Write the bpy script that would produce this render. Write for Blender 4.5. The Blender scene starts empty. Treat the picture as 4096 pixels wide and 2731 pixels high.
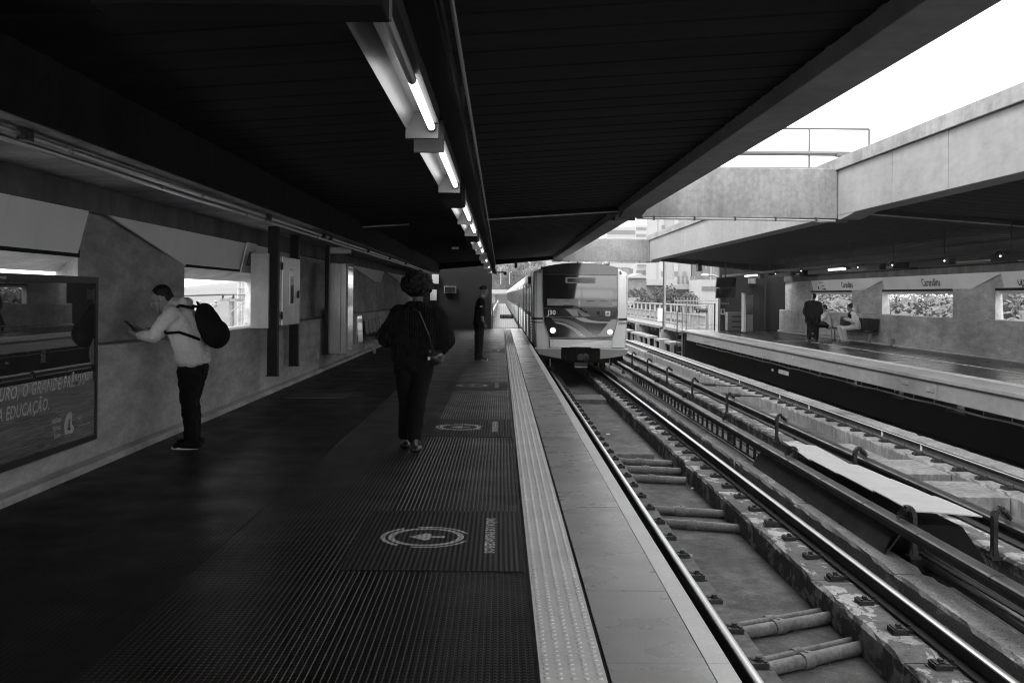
import bpy, bmesh, math, random
from mathutils import Vector, Matrix, noise as mnoise
R = math.radians
random.seed(11)
sc = bpy.context.scene
V = Vector

# ------------------------------------------------------------------ camera
EYE = 1.55
ROLL = 0.0087
cd = bpy.data.cameras.new('camera'); cam = bpy.data.objects.new('camera', cd)
sc.collection.objects.link(cam); sc.camera = cam
cd.sensor_width = 36; cd.lens = 36.04; cd.shift_x = 0.0110; cd.shift_y = -0.0447
cd.clip_start = 0.05; cd.clip_end = 3000
cam.matrix_world = Matrix.Translation((0, 0, EYE)) @ Matrix.Rotation(R(90), 4, 'X') @ Matrix.Rotation(ROLL, 4, 'Z')

# ------------------------------------------------------------------ sky, sun, exposure
SUN_EL, SUN_AZ = 54, -122      # azimuth measured from +Y towards +X
w = bpy.data.worlds.new('World'); sc.world = w; w.use_nodes = True
nt = w.node_tree; nt.nodes.clear()
sky = nt.nodes.new('ShaderNodeTexSky'); sky.sky_type = 'NISHITA'; sky.sun_disc = False
sky.sun_elevation = R(SUN_EL); sky.sun_rotation = R(SUN_AZ); sky.dust_density = 6; sky.air_density = 1.0; sky.ozone_density = 1
bw = nt.nodes.new('ShaderNodeRGBToBW')
mixc = nt.nodes.new('ShaderNodeMix'); mixc.data_type = 'FLOAT'
mixc.inputs[0].default_value = 0.9; mixc.inputs[3].default_value = 12.0   # overcast: cloud cover hides most of the gradient
bg = nt.nodes.new('ShaderNodeBackground'); bg.inputs['Strength'].default_value = 0.10
out = nt.nodes.new('ShaderNodeOutputWorld')
nt.links.new(sky.outputs[0], bw.inputs[0]); nt.links.new(bw.outputs[0], mixc.inputs[2])
nt.links.new(mixc.outputs[0], bg.inputs['Color']); nt.links.new(bg.outputs[0], out.inputs['Surface'])
sl = bpy.data.lights.new('sun', 'SUN'); sl.energy = 1.5; sl.angle = R(25)
so = bpy.data.objects.new('sun', sl); sc.collection.objects.link(so)
a, e = R(SUN_AZ), R(SUN_EL)
sdir = V((math.sin(a)*math.cos(e), math.cos(a)*math.cos(e), math.sin(e)))
so.rotation_euler = sdir.to_track_quat('Z', 'Y').to_euler(); so.location = (0, 0, 60)
sc.view_settings.view_transform = 'Standard'; sc.view_settings.look = 'None'
sc.view_settings.exposure = 1.5; sc.view_settings.gamma = 1.0; sc.view_settings.use_curve_mapping = False
sc.render.engine = 'CYCLES'
cy = sc.cycles
cy.filter_width = 1.1; cy.max_bounces = 8; cy.diffuse_bounces = 6; cy.glossy_bounces = 3; cy.transmission_bounces = 4; cy.volume_bounces = 0
cy.sample_clamp_indirect = 4; cy.use_denoising = True; cy.caustics_reflective = False; cy.caustics_refractive = False

# ------------------------------------------------------------------ materials
M = {}
def mat(name, v, rough=.6, metal=0., spec=.5, layers=(), bump=None, emit=0, coords='world', patch=None, coat=0, trans=0, bump2=None, rvar=0):
    """grey procedural material. layers: (scale xyz or float, detail, lo, hi) noises multiplied into the grey value"""
    m = bpy.data.materials.new(name); m.use_nodes = True; n = m.node_tree.nodes; l = m.node_tree.links
    p = n['Principled BSDF']
    p.inputs['Roughness'].default_value = rough; p.inputs['Metallic'].default_value = metal
    p.inputs['Specular IOR Level'].default_value = spec
    p.inputs['Base Color'].default_value = (v, v, v, 1)
    if coat: p.inputs['Coat Weight'].default_value = coat; p.inputs['Coat Roughness'].default_value = .08
    if trans: p.inputs['Transmission Weight'].default_value = trans
    if emit:
        p.inputs['Emission Color'].default_value = (1, 1, 1, 1); p.inputs['Emission Strength'].default_value = emit
    if layers or bump or patch or bump2 or rvar:
        if coords == 'world':
            src = n.new('ShaderNodeNewGeometry').outputs['Position']
        else:
            src = n.new('ShaderNodeTexCoord').outputs['Object']
    def noise(scale, detail=4, rough_=.6, dist=0):
        mp = n.new('ShaderNodeMapping'); l.new(src, mp.inputs[0])
        s = (scale, scale, scale) if not isinstance(scale, tuple) else scale
        mp.inputs['Scale'].default_value = s
        t = n.new('ShaderNodeTexNoise'); t.inputs['Scale'].default_value = 1; t.inputs['Detail'].default_value = detail
        t.inputs['Roughness'].default_value = rough_; t.inputs['Distortion'].default_value = dist
        l.new(mp.outputs[0], t.inputs['Vector']); return t.outputs['Fac']
    def remap(s, a0, a1, b0, b1, smooth=False):
        r = n.new('ShaderNodeMapRange'); l.new(s, r.inputs[0])
        if smooth: r.interpolation_type = 'SMOOTHSTEP'
        for i, q in enumerate((a0, a1, b0, b1)): r.inputs[i+1].default_value = q
        return r.outputs[0]
    cur = None
    def mul(a_, b_):
        q = n.new('ShaderNodeMath'); q.operation = 'MULTIPLY'; l.new(a_, q.inputs[0])
        if isinstance(b_, float): q.inputs[1].default_value = b_
        else: l.new(b_, q.inputs[1])
        return q.outputs[0]
    if patch:      # (scale, threshold, factor, softness): worn or painted patches with a shape of their own
        f = remap(noise(patch[0], 6, .65, .4), patch[1]-patch[3], patch[1]+patch[3], 1.0, patch[2])
        cur = mul(f, float(v))
    for (s, d, lo, hi) in layers:
        f = remap(noise(s, d), .27, .73, lo, hi)
        cur = mul(f, cur if cur is not None else float(v))
    if cur is not None: l.new(cur, p.inputs['Base Color'])
    nrm = None
    if bump:
        b = n.new('ShaderNodeBump'); b.inputs['Strength'].default_value = bump[1]; b.inputs['Distance'].default_value = bump[2] if len(bump) > 2 else .01
        l.new(noise(bump[0], 5), b.inputs['Height']); nrm = b.outputs[0]
    if bump2:      # wave relief: (axis, frequency rad/m, strength, distance)
        sp = n.new('ShaderNodeSeparateXYZ'); l.new(src, sp.inputs[0])
        q = n.new('ShaderNodeMath'); q.operation = 'MULTIPLY'; l.new(sp.outputs[bump2[0]], q.inputs[0]); q.inputs[1].default_value = bump2[1]
        s_ = n.new('ShaderNodeMath'); s_.operation = 'SINE'; l.new(q.outputs[0], s_.inputs[0])
        b = n.new('ShaderNodeBump'); b.inputs['Strength'].default_value = bump2[2]; b.inputs['Distance'].default_value = bump2[3]
        l.new(s_.outputs[0], b.inputs['Height'])
        if nrm: l.new(nrm, b.inputs['Normal'])
        nrm = b.outputs[0]
    if nrm: l.new(nrm, p.inputs['Normal'])
    if rvar:
        l.new(remap(noise(2.2, 5), .3, .7, rough-rvar, rough+rvar), p.inputs['Roughness'])
    M[name] = m; return m

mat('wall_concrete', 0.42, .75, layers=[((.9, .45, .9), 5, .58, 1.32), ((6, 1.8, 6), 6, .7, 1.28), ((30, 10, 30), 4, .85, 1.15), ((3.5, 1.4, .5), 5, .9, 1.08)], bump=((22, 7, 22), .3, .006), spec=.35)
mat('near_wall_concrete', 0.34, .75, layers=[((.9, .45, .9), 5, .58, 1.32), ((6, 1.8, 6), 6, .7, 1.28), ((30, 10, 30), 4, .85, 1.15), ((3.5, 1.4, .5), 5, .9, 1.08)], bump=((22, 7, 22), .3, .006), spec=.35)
mat('pale_concrete', 0.32, .8, layers=[(.7, 5, .78, 1.15), ((5, 5, 1.5), 5, .93, 1.05), (5, 6, .88, 1.1)], bump=(12, .3, .008), spec=.3)
mat('stained_concrete', 0.235, .85, layers=[(.9, 5, .7, 1.25), ((9, 5, .8), 6, .8, 1.12), ((10, 4, 10), 6, .78, 1.18)], bump=(14, .4, .01), spec=.3)
mat('dark_concrete', 0.012, .85, layers=[((.4, 2.5, .4), 5, .55, 1.6), (9, 5, .7, 1.3)], bump=((1, 9, 1), .3, .01), spec=.2)  # near-black grey, set far below the tone of bare concrete
mat('aisle_concrete', 0.24, .75, layers=[((.25, 1.6, 1), 5, .45, 1.7), (12, 5, .8, 1.2)], bump=((2, 12, 2), .3, .006), spec=.35)
mat('frieze_concrete', 0.11, .8, layers=[((1.6, 1.6, .6), 5, .55, 1.4), (6, 5, .8, 1.2)], bump=(10, .3, .006), spec=.3)
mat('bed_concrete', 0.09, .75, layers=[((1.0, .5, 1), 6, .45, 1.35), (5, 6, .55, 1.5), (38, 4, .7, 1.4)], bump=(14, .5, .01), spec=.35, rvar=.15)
mat('plinth_concrete', .15, .8, layers=[(1.4, 5, .55, 1.3), (14, 6, .65, 1.3), (50, 3, .8, 1.2)], bump=(24, .7, .012), patch=((4.2, 2.2, 3), .54, 2.9, .012), spec=.3)
mat('plinth_dull', .15, .8, layers=[(1.4, 5, .6, 1.3), (12, 6, .6, 1.35), (50, 3, .8, 1.2)], bump=(12, .6, .012), spec=.3)
mat('plinth_pale', 0.25, .85, layers=[(1.4, 5, .6, 1.2), ((12, 12, 3), 6, .55, 1.25), (50, 3, .8, 1.2)], bump=(16, .6, .012), spec=.3)
mat('speckled_concrete', .21, .8, layers=[(1.2, 4, .7, 1.25), (45, 4, .55, 1.5)], bump=(40, .6, .01), patch=((5, 1.2, 4), .60, 1.9, .015), spec=.3)
mat('fascia_concrete', 0.25, .85, layers=[((.8, .4, .8), 5, .82, 1.12), ((9, 3, 1.0), 6, .9, 1.06), ((9, 3, 9), 6, .86, 1.1)], bump=(12, .3, .008), spec=.3)
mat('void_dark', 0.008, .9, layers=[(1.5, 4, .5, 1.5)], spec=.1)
mat('rubber_dim', .009, .45, layers=[(1.1, 4, .5, 1.5)], spec=.22, rvar=.12)  # leftmost mats: the fading of floor highlights is put into the surface
mat('rubber_mid', .007, .43, layers=[(1.1, 4, .5, 1.5)], spec=.25, rvar=.1)
mat('granite_far', .30, .45, layers=[(1.5, 5, .75, 1.15), (60, 3, .85, 1.12)], spec=.4)
mat('rubber', 0.006, .38, layers=[(1.1, 4, .6, 1.5)], bump2=(1, 190, .2, .003), spec=.25, rvar=.08)
mat('floor_dark', 0.009, .3, layers=[(.7, 4, .6, 1.5)], bump=(4, .05, .01), spec=.45, rvar=.1)
mat('sticker_worn', 0.035, .45, spec=.35)
mat('end_dark', 0.01, .8, layers=[(.6, 5, .6, 1.5)])
mat('sticker', 0.016, .5, bump2=(0, 204, .35, .004), spec=.35, layers=[(3, 4, .8, 1.2)])
mat('sticker_ink', 0.6, .6, layers=[(30, 5, .55, 1.15)], bump2=(0, 204, .3, .004), spec=.3)
mat('tactile', 0.66, .5, layers=[(2, 4, .85, 1.1), (25, 3, .93, 1.05)], spec=.4, coords='world')
mat('granite', 0.34, .30, layers=[(1.0, 5, .7, 1.25), (60, 3, .85, 1.15)], spec=.5, rvar=.08)
mat('granite_pale', 0.72, .4, layers=[(1.5, 5, .85, 1.1), (90, 3, .85, 1.12)], spec=.5)
mat('line_paint', 0.8, .6, layers=[(9, 6, .5, 1.2)])
mat('steel_rail', .58, .36, 1, layers=[((8, .6, 8), 4, .8, 1.1)], bump=((30, 1, 30), .05, .002))
mat('rust', .035, .75, layers=[(6, 5, .6, 1.5)], bump=(30, .3, .004), spec=.3)
mat('black_iron', .025, .55, layers=[(8, 5, .7, 1.4)], spec=.4)
mat('conductor_cover', .03, .42, layers=[(3, 5, .6, 1.5)], spec=.5, rvar=.1)
mat('pipe_pvc', .16, .45, layers=[(4, 5, .55, 1.25), (30, 5, .6, 1.5)], bump=(25, .2, .004), spec=.4)
mat('board_white', 0.5, .7, layers=[((3, 12, 3), 5, .82, 1.08), (40, 3, .94, 1.04)], spec=.3)
mat('board_edge', .06, .8)
mat('steel_brushed', 0.6, .3, 1, layers=[((20, 20, 1.2), 5, .7, 1.1), (1.3, 4, .8, 1.1)], bump=((60, 60, 3), .08, .002))
mat('stainless', .52, .32, .85, layers=[((3, .6, 3), 4, .85, 1.1)])
mat('train_side', 0.6, .35, .75, layers=[((2, .5, 2), 4, .85, 1.1)])
mat('train_grey', 0.74, .35, 0, layers=[(1.2, 4, .9, 1.08)], coat=.4)
mat('train_grey_dark', 0.26, .4, 0, layers=[(2, 4, .85, 1.1)], coat=.2)
mat('train_mask', .022, .12, 0, layers=[(1.5, 4, .8, 1.3)], coat=1)
mat('train_mask_mid', .13, .2, 0, coat=1)
mat('train_stripe', .33, .25, 0, coat=1)
mat('train_seam', .012, .6)
mat('glass_dark', .012, .05, 0, spec=1.0, coat=1)
mat('window_dark', 0.006, .12, 0, spec=.6)
mat('white_print', .75, .5)
mat('white_paint', .62, .5, layers=[(3, 4, .85, 1.08)])
mat('black_paint', .012, .45, spec=.4)
mat('black_matte', .010, .8, spec=.2)
mat('grey_paint', 0.24, .5, layers=[(2, 4, .85, 1.1)])
mat('panel_grey', 0.74, .55, layers=[(.8, 4, .9, 1.08)], spec=.35)
mat('panel_ink', .03, .6)
mat('pole_black', .008, .5, spec=.3)
mat('conduit_metal', .6, .3, .8)
mat('galvanised', .34, .5, .3, layers=[(3, 5, .7, 1.2)])
mat('tube_lit', .9, .4, emit=1.6)
mat('tube_dead', .28, .3)
mat('lamp_lit', .9, .4, emit=1.2)
mat('reflector', 0.26, .35, .3, layers=[(2.5, 5, .75, 1.1)])
mat('ripple_ink', .16, .4)
mat('screen', .01, .15, spec=.6)
mat('mirror_screen', .05, .12, .6, bump=(3, .6, .05))
mat('skin', .22, .5, spec=.35, layers=[(20, 3, .92, 1.06)])
mat('skin_dark', .07, .5, spec=.35)
mat('hair', 0.004, .6, spec=.3, bump=(90, .9, .006))
mat('fleece', 0.45, .85, layers=[(60, 3, .92, 1.06)], bump=(40, .15, .004), spec=.2)
mat('knit_black', 0.003, .9, bump2=(0, 260, .6, .006), spec=.25)
mat('cloth_black', 0.004, .9, spec=.2, bump=(30, .2, .004))
mat('cloth_dark', 0.008, .85, spec=.25)
mat('cloth_pale', 0.75, .85, spec=.2, bump=(30, .2, .004))
mat('shoe_pale', .45, .7)
mat('leather', .02, .3)
mat('phone', .015, .2)
mat('leaf_pale', 0.13, .7, layers=[(.6, 4, .6, 1.25)], coords='world', spec=.2)
mat('leaf_dark', 0.05, .7, layers=[(.6, 4, .6, 1.3)], coords='world', spec=.2)
mat('bark', .12, .9, layers=[(6, 5, .7, 1.3)])
mat('street', .26, .85, layers=[(.05, 4, .7, 1.2)])
mat('render_white', 0.3, .8, layers=[(.15, 4, .9, 1.05)])
mat('render_light', 0.24, .8, layers=[(.15, 4, .9, 1.05)])
mat('render_mid', 0.13, .8, layers=[(.2, 4, .85, 1.1)])
mat('render_stained', 0.19, .85, layers=[((.7, .7, .12), 6, .5, 1.25), (2, 5, .8, 1.15)])
mat('far_window', .10, .3)
mat('roof_tile', .16, .8)
mat('graffiti', .03, .7)
mat('rail_grey', .13, .6)
mat('tube_far', .9, .4, emit=30)
mat('poster_water', .10, .02, spec=.5, layers=[((1, .8, 9), 5, .5, 1.5), ((1, 3, 40), 4, .6, 1.4)])
mat('poster_print', .025, .012, spec=.6, coat=0, layers=[((1, .7, 1.5), 4, .6, 1.5)])
mat('fence_paint', .30, .6, layers=[(3, 4, .8, 1.1)])
mat('deck_grate', .15, .7, layers=[(3, 4, .8, 1.2)])
mat('hill_green', .10, .9, layers=[(.08, 5, .6, 1.4)])

# ------------------------------------------------------------------ mesh builder
COL = sc.collection
OFF = {}
def _tag(o, label=None, cat=None, group=None, kind=None):
    if label: o['label'] = label
    if cat: o['category'] = cat
    if group: o['group'] = group
    if kind: o['kind'] = kind
    return o
def thing(name, label, cat, loc=(0, 0, 0), group=None, rz=0):
    o = bpy.data.objects.new(name, None); COL.objects.link(o)
    o.location = loc; o.rotation_euler = (0, 0, rz); o.empty_display_size = .2
    OFF[o.name] = V(loc); return _tag(o, label, cat, group)
class MB:
    def __init__(s): s.v = []; s.f = []; s.mi = []; s.m = 0
    def add(s, vs, fs):
        b = len(s.v); s.v += [tuple(q) for q in vs]
        for f in fs: s.f.append([b+i for i in f]); s.mi.append(s.m)
        return s
    def box(s, x0, x1, y0, y1, z0, z1):
        return s.add([(x0,y0,z0),(x1,y0,z0),(x1,y1,z0),(x0,y1,z0),(x0,y0,z1),(x1,y0,z1),(x1,y1,z1),(x0,y1,z1)],
                     [(0,3,2,1),(4,5,6,7),(0,1,5,4),(1,2,6,5),(2,3,7,6),(3,0,4,7)])
    def prism(s, pts, vec):
        n = len(pts); vec = V(vec)
        return s.add([V(p) for p in pts]+[V(p)+vec for p in pts], [tuple(range(n)), tuple(range(2*n-1, n-1, -1))]+[(i, (i+1) % n, n+(i+1) % n, n+i) for i in range(n)])
    def prof(s, poly, y0, y1):
        return s.prism([(x, y0, z) for x, z in poly], (0, y1-y0, 0))
    def tube(s, path, r, n=8, caps=True):
        path = [V(p) for p in path]; rs = r if isinstance(r, (list, tuple)) else [r]*len(path)
        vs = []; prev = None
        for i, p in enumerate(path):
            d = (path[min(i+1, len(path)-1)]-path[max(i-1, 0)])
            d = d.normalized() if d.length > 1e-9 else V((0, 0, 1))
            if prev is None:
                u = d.orthogonal().normalized()
            else:
                u = (prev - d*prev.dot(d)); u = u.normalized() if u.length > 1e-6 else d.orthogonal().normalized()
            prev = u; w_ = d.cross(u)
            for k in range(n):
                a_ = 2*math.pi*k/n; vs.append(p+(u*math.cos(a_)+w_*math.sin(a_))*rs[i])
        fs = []
        for i in range(len(path)-1):
            for k in range(n):
                fs.append((i*n+k, i*n+(k+1) % n, (i+1)*n+(k+1) % n, (i+1)*n+k))
        if caps: fs.append(tuple(range(n-1, -1, -1))); fs.append(tuple((len(path)-1)*n+k for k in range(n)))
        return s.add(vs, fs)
    def caps(s, p0, p1, r0, r1, n=14, k=4):
        p0, p1 = V(p0), V(p1); d = p1-p0; L = d.length; d = d/L if L > 1e-6 else V((0, 0, 1))
        path = []; rs = []
        for i in range(k+1):
            t = (1-i/k)*math.pi/2; path.append(p0-d*r0*math.sin(t)); rs.append(max(r0*math.cos(t), 1e-4))
        for i in range(k+1):
            t = i/k*math.pi/2; path.append(p1+d*r1*math.sin(t)); rs.append(max(r1*math.cos(t), 1e-4))
        return s.tube(path, rs, n)
    def ell(s, c, r, nu=16, nv=10, rot=None):
        c = V(c); vs = []; fs = []
        for i in range(nv+1):
            t = math.pi*i/nv
            for k in range(nu):
                a_ = 2*math.pi*k/nu
                q = V((math.sin(t)*math.cos(a_)*r[0], math.sin(t)*math.sin(a_)*r[1], math.cos(t)*r[2]))
                vs.append(c+(rot @ q if rot else q))
        for i in range(nv):
            for k in range(nu): fs.append((i*nu+k, i*nu+(k+1) % nu, (i+1)*nu+(k+1) % nu, (i+1)*nu+k))
        return s.add(vs, fs)
    def mesh(s, name, mats, smooth=False, shift=V((0, 0, 0))):
        me = bpy.data.meshes.new(name)
        me.from_pydata([tuple(V(q)-shift) for q in s.v], [], s.f)
        for m_ in (mats if isinstance(mats, (list, tuple)) else [mats]): me.materials.append(M[m_])
        me.polygons.foreach_set('material_index', s.mi)
        bm = bmesh.new(); bm.from_mesh(me)
        bmesh.ops.remove_doubles(bm, verts=bm.verts, dist=1e-5)
        bmesh.ops.recalc_face_normals(bm, faces=bm.faces); bm.to_mesh(me); bm.free()
        if smooth:
            me.polygons.foreach_set('use_smooth', [True]*len(me.polygons))
            if smooth != 'full':
                me.set_sharp_from_angle(angle=R(35))
        me.update(); return me
    def build(s, name, mats, parent=None, smooth=False, bevel=0, origin=None, label=None, cat=None, group=None, kind=None):
        if parent is not None: sh = OFF[parent.name]
        elif origin is not None: sh = V(origin)
        else: sh = V((0, 0, 0))
        me = s.mesh(name, mats, smooth, sh)
        o = bpy.data.objects.new(name, me); COL.objects.link(o)
        if parent is not None: o.parent = parent
        elif origin is not None: o.location = origin
        OFF[o.name] = sh
        if bevel:
            b = o.modifiers.new('bevel', 'BEVEL'); b.width = bevel; b.segments = 2; b.limit_method = 'ANGLE'; b.angle_limit = R(40)
        return _tag(o, label, cat, group, kind)
def inst(me, name, parent, loc, rot=None, scale=None):
    """another piece that shares mesh data; loc in world space, parent rotation 0"""
    o = bpy.data.objects.new(name, me); COL.objects.link(o)
    o.parent = parent; o.location = V(loc)-(OFF[parent.name] if parent else V((0, 0, 0)))
    if rot: o.rotation_euler = rot
    if scale: o.scale = scale
    OFF[o.name] = V(loc); return o
def text(body, size, origin, xdir, ydir, m_, parent, name='lettering', ext=.001, align='LEFT', xs=1.0, shear=0., bold=0., label=None, sp=1.0):
    cu = bpy.data.curves.new('t', 'FONT'); cu.body = body; cu.size = size; cu.extrude = ext; cu.align_x = align
    cu.shear = shear; cu.offset = bold; cu.resolution_u = 2; cu.space_character = sp
    tmp = bpy.data.objects.new('t', cu)
    me = bpy.data.meshes.new_from_object(tmp); bpy.data.objects.remove(tmp); bpy.data.curves.remove(cu)
    x = V(xdir).normalized(); y = V(ydir); y = (y-x*y.dot(x)).normalized(); z = x.cross(y)
    sh = OFF[parent.name]
    mt = Matrix((x*xs, y, z)).transposed().to_4x4(); mt.translation = V(origin)-sh
    me.transform(mt); me.materials.clear(); me.materials.append(M[m_]); me.name = name
    o = bpy.data.objects.new(name, me); COL.objects.link(o); o.parent = parent; OFF[o.name] = sh
    if label: o['label'] = label
    return o
def copy_tree(o, dloc, label=None, group=None):
    """copy a thing with its parts and sub-parts, moved by dloc"""
    c = o.copy(); COL.objects.link(c); c.location = o.location+V(dloc); OFF[c.name] = OFF[o.name]+V(dloc)
    if label: c['label'] = label
    if group: c['group'] = group
    def rec(a_, b_):
        for ch in list(a_.children):
            d = ch.copy(); COL.objects.link(d); d.parent = b_; OFF[d.name] = OFF[ch.name]+V(dloc); rec(ch, d)
    rec(o, c); return c
def at(px, py, Y):
    """world point at distance Y seen at (px, py) of the 4096 px photograph: used only to read real positions off the photo"""
    dx, dy = px-2003, py-1182; x = dx+ROLL*dy; y = dy-ROLL*dx
    return V((x/4100*Y, Y, EYE-y/4100*Y))
mx = lambda x: 9.4-x        # the far platform mirrors the near one about x = 4.7
# ================================================================== PLATFORMS AND TRACK BED
Y0, Y1 = -9.0, 48.0
plat = MB().box(-4.3, .955, Y0, Y1, -.55, -.022).build('platform', 'wall_concrete', kind='structure')
rp = MB().box(.90, .955, Y0, Y1, -1.4, -.022).build('platform_wall', 'void_dark', kind='structure')
# ribbed rubber mats, laid in four columns
def mat_mesh(width, length, pitch=.0308, dp=.005):
    b = MB(); n = int(width/pitch)
    prof = []
    for i in range(n):
        x = i*pitch
        prof += [(x, -dp), (x+pitch*.30, -dp), (x+pitch*.42, 0), (x+pitch*.88, 0)]
    prof.append((n*pitch, -dp))
    nn = len(prof)
    b.add([(x, 0, z) for x, z in prof]+[(x, length, z) for x, z in prof], [(i, i+1, nn+i+1, nn+i) for i in range(nn-1)])
    b.prof([(0, -.02), (n*pitch, -.02), (n*pitch, -.006), (0, -.006)], 0, length)
    return b
mw = .9240
mme = mat_mesh(mw, 1.994, dp=.0042).mesh('rubber_mat', 'rubber')
def flat_mat(width, length, pitch=.0308):
    b = MB(); n = int(width/pitch); prof = []
    for i in range(n): x = i*pitch; prof += [(x, -.002), (x+pitch*.30, -.002), (x+pitch*.42, -.0006), (x+pitch*.88, -.0006)]
    prof.append((n*pitch, -.002)); nn = len(prof)
    b.add([(x, 0, z) for x, z in prof]+[(x, length, z) for x, z in prof], [(i, i+1, nn+i+1, nn+i) for i in range(nn-1)])
    b.prof([(0, -.02), (n*pitch, -.02), (n*pitch, -.004), (0, -.004)], 0, length); return b
mdim = flat_mat(mw, 1.994).mesh('rubber_mat', 'rubber_dim'); m1 = mat_mesh(mw, 1.994, dp=.0015).mesh('rubber_mat', 'rubber_mid'); m2 = mat_mesh(mw, 1.994, dp=.0028).mesh('rubber_mat', 'rubber')  # ribs flatten column by column to imitate highlights fading leftwards
for c in range(4):
    for r_ in range(28):
        y = -8+2.0*r_
        inst((mdim, m1, m2, mme)[c], 'rubber_mat', plat, (-3.553+c*.9275+random.uniform(-.0015, .0015), y, random.uniform(-.0008, 0)))
# tactile tiles
TP = .0535
def tactile_mesh(rows):
    b = MB(); L = rows*TP; W = .270
    b.box(0, W, .001, L-.001, -.02, .002)
    for r_ in range(rows):
        for c in range(5):
            cx, cy_ = (c+.5)*W/5, (r_+.5)*TP
            n = 8; vs = []; 
            for (rr, z) in ((.0125, .002), (.0105, .0062)):
                vs += [(cx+rr*math.cos(2*math.pi*k/n), cy_+rr*math.sin(2*math.pi*k/n), z) for k in range(n)]
            vs.append((cx, cy_, .0072))
            b.add(vs, [(k, (k+1) % n, n+(k+1) % n, n+k) for k in range(n)]+[(n+k, n+(k+1) % n, 2*n) for k in range(n)])
    return b
tme = tactile_mesh(8).mesh('tactile_tile', 'tactile', smooth=True)
y = .6
while y < 47.5:
    inst(tme, 'tactile_tile', plat, (.174, y, 0)); y += 8*TP
ese = MB().box(.462, .884, 0, 1.066, -.02, .001).mesh('edge_slab', 'granite')
nse = MB().prof([(.888, -.06), (.990, -.06), (.990, -.004), (.984, .003), (.888, .003)], 0, 1.068).mesh('edge_nosing', 'granite_pale')
y = -3.15
while y < 47.6:
    inst(ese, 'edge_slab', plat, (0, y, random.uniform(-.001, .001))); inst(nse, 'edge_nosing', plat, (0, y, random.uniform(-.0006, .0006))); y += 1.07
MB().box(.447, .461, Y0, Y1, -.02, -.006).build('channel', 'black_matte', plat)
# floor stickers: exit zone emblem with arrow
def arc(cx, cy_, r0, r1, a0, a1, z, b, n=28):
    vs = []; 
    for i in range(n+1):
        t = a0+(a1-a0)*i/n
        vs += [(cx+r0*math.cos(t), cy_+r0*math.sin(t), z), (cx+r1*math.cos(t), cy_+r1*math.sin(t), z)]
    b.add(vs, [(2*i, 2*i+1, 2*i+3, 2*i+2) for i in range(n)])
SL = ['dark floor sticker with arrow emblem and exit lettering nearest the camera',
      'dark arrow emblem floor sticker beside the boots of the walking woman',
      'third dark arrow emblem sticker along the tactile strip, just in front of the guard',
      'farthest small arrow emblem sticker on the ribbed floor behind the guard']
for i, yc in enumerate((6.567, 12.05, 17.62, 29.0)):
    t = thing('floor_sticker', SL[i], 'floor sticker', (-.38, yc, 0), 'arrow stickers along the platform edge')
    MB().box(-.895, .135, yc-.80, yc+.79, .0005, .0022).build('backing', 'sticker', t)
    b = MB(); cx = -.465
    arc(cx, yc, .205, .242, 0, 2*math.pi, .0035, b, 48)
    arc(cx, yc, .262, .290, R(125), R(235), .0035, b); arc(cx, yc, .262, .285, R(20), R(105), .0035, b); arc(cx, yc, .262, .285, R(255), R(340), .0035, b)
    b.add([(cx+.02, yc-.022, .0036), (cx+.12, yc-.022, .0036), (cx+.12, yc+.022, .0036), (cx+.02, yc+.022, .0036)], [(0, 1, 2, 3)])
    b.add([(cx-.11, yc, .0036), (cx+.0, yc-.10, .0036), (cx+.035, yc-.06, .0036), (cx+.02, yc, .0036), (cx+.035, yc+.06, .0036), (cx, yc+.10, .0036)], [(0, 1, 2, 3), (0, 3, 4, 5)])
    b.build('emblem', 'sticker_ink', t)
    text('SAÍDA DE PASSAGEIROS', .088, (-.085, yc+.56, .0035), (0, -1, 0), (1, 0, 0), 'sticker_ink', t, ext=.0003, xs=1.02, bold=.0022)
for i, (x0, x1, ya, yb) in enumerate(((-3.22, -2.30, 15.2, 16.1), (-3.0, -2.2, 20.6, 21.6))):
    o = MB().box(x0, x1, ya, yb, .0008, .0025).build('floor_sticker', 'sticker_worn', origin=(x0, ya, 0), cat='floor sticker',
        label=['plain worn floor sticker on the dark floor in front of the hanging black posts', 'plain worn floor sticker by the tall grey cabinet at the wall'][i])
    MB().add([(x0+.02, ya+.03, .0034), (x1-.02, ya+.03, .0034), (x1-.02, ya+.07, .0034), (x0+.02, ya+.07, .0034)], [(0, 1, 2, 3)]).build('border_line', 'sticker_ink', o)

# track bed
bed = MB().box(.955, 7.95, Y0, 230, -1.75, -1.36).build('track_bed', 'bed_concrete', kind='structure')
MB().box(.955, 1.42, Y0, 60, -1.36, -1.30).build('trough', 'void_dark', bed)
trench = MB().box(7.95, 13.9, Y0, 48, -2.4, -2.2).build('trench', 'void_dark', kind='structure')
def plinth_mesh(x0, x1, z1, L, seed, m_, z0=-1.37, amp=.012):
    rnd = random.Random(seed); b = MB(); n = int(L/.16); ring = 7; vs = []
    for i in range(n+1):
        y = .012+(L-.024)*i/n
        j = lambda s_: rnd.uniform(-s_, s_)
        e = .02 if i in (0, n) else 0
        vs += [(x0+.0+j(.004), y, z0), (x0+j(amp), y, z1-.035+j(amp*.5)), (x0+.022+j(amp), y, z1-e+j(.003)), ((x0+x1)/2, y, z1-e+j(.002)),
               (x1-.022+j(amp), y, z1-e+j(.003)), (x1+j(amp), y, z1-.035+j(amp*.5)), (x1+j(.004), y, z0)]
    fs = []
    for i in range(n):
        for k in range(ring-1): fs.append((i*ring+k, i*ring+k+1, (i+1)*ring+k+1, (i+1)*ring+k))
    fs += [tuple(range(ring)), tuple(range((n+1)*ring-1, n*ring-1, -1))]
    b.add(vs, fs); return b.mesh('plinth_block', m_, smooth=False)
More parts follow.
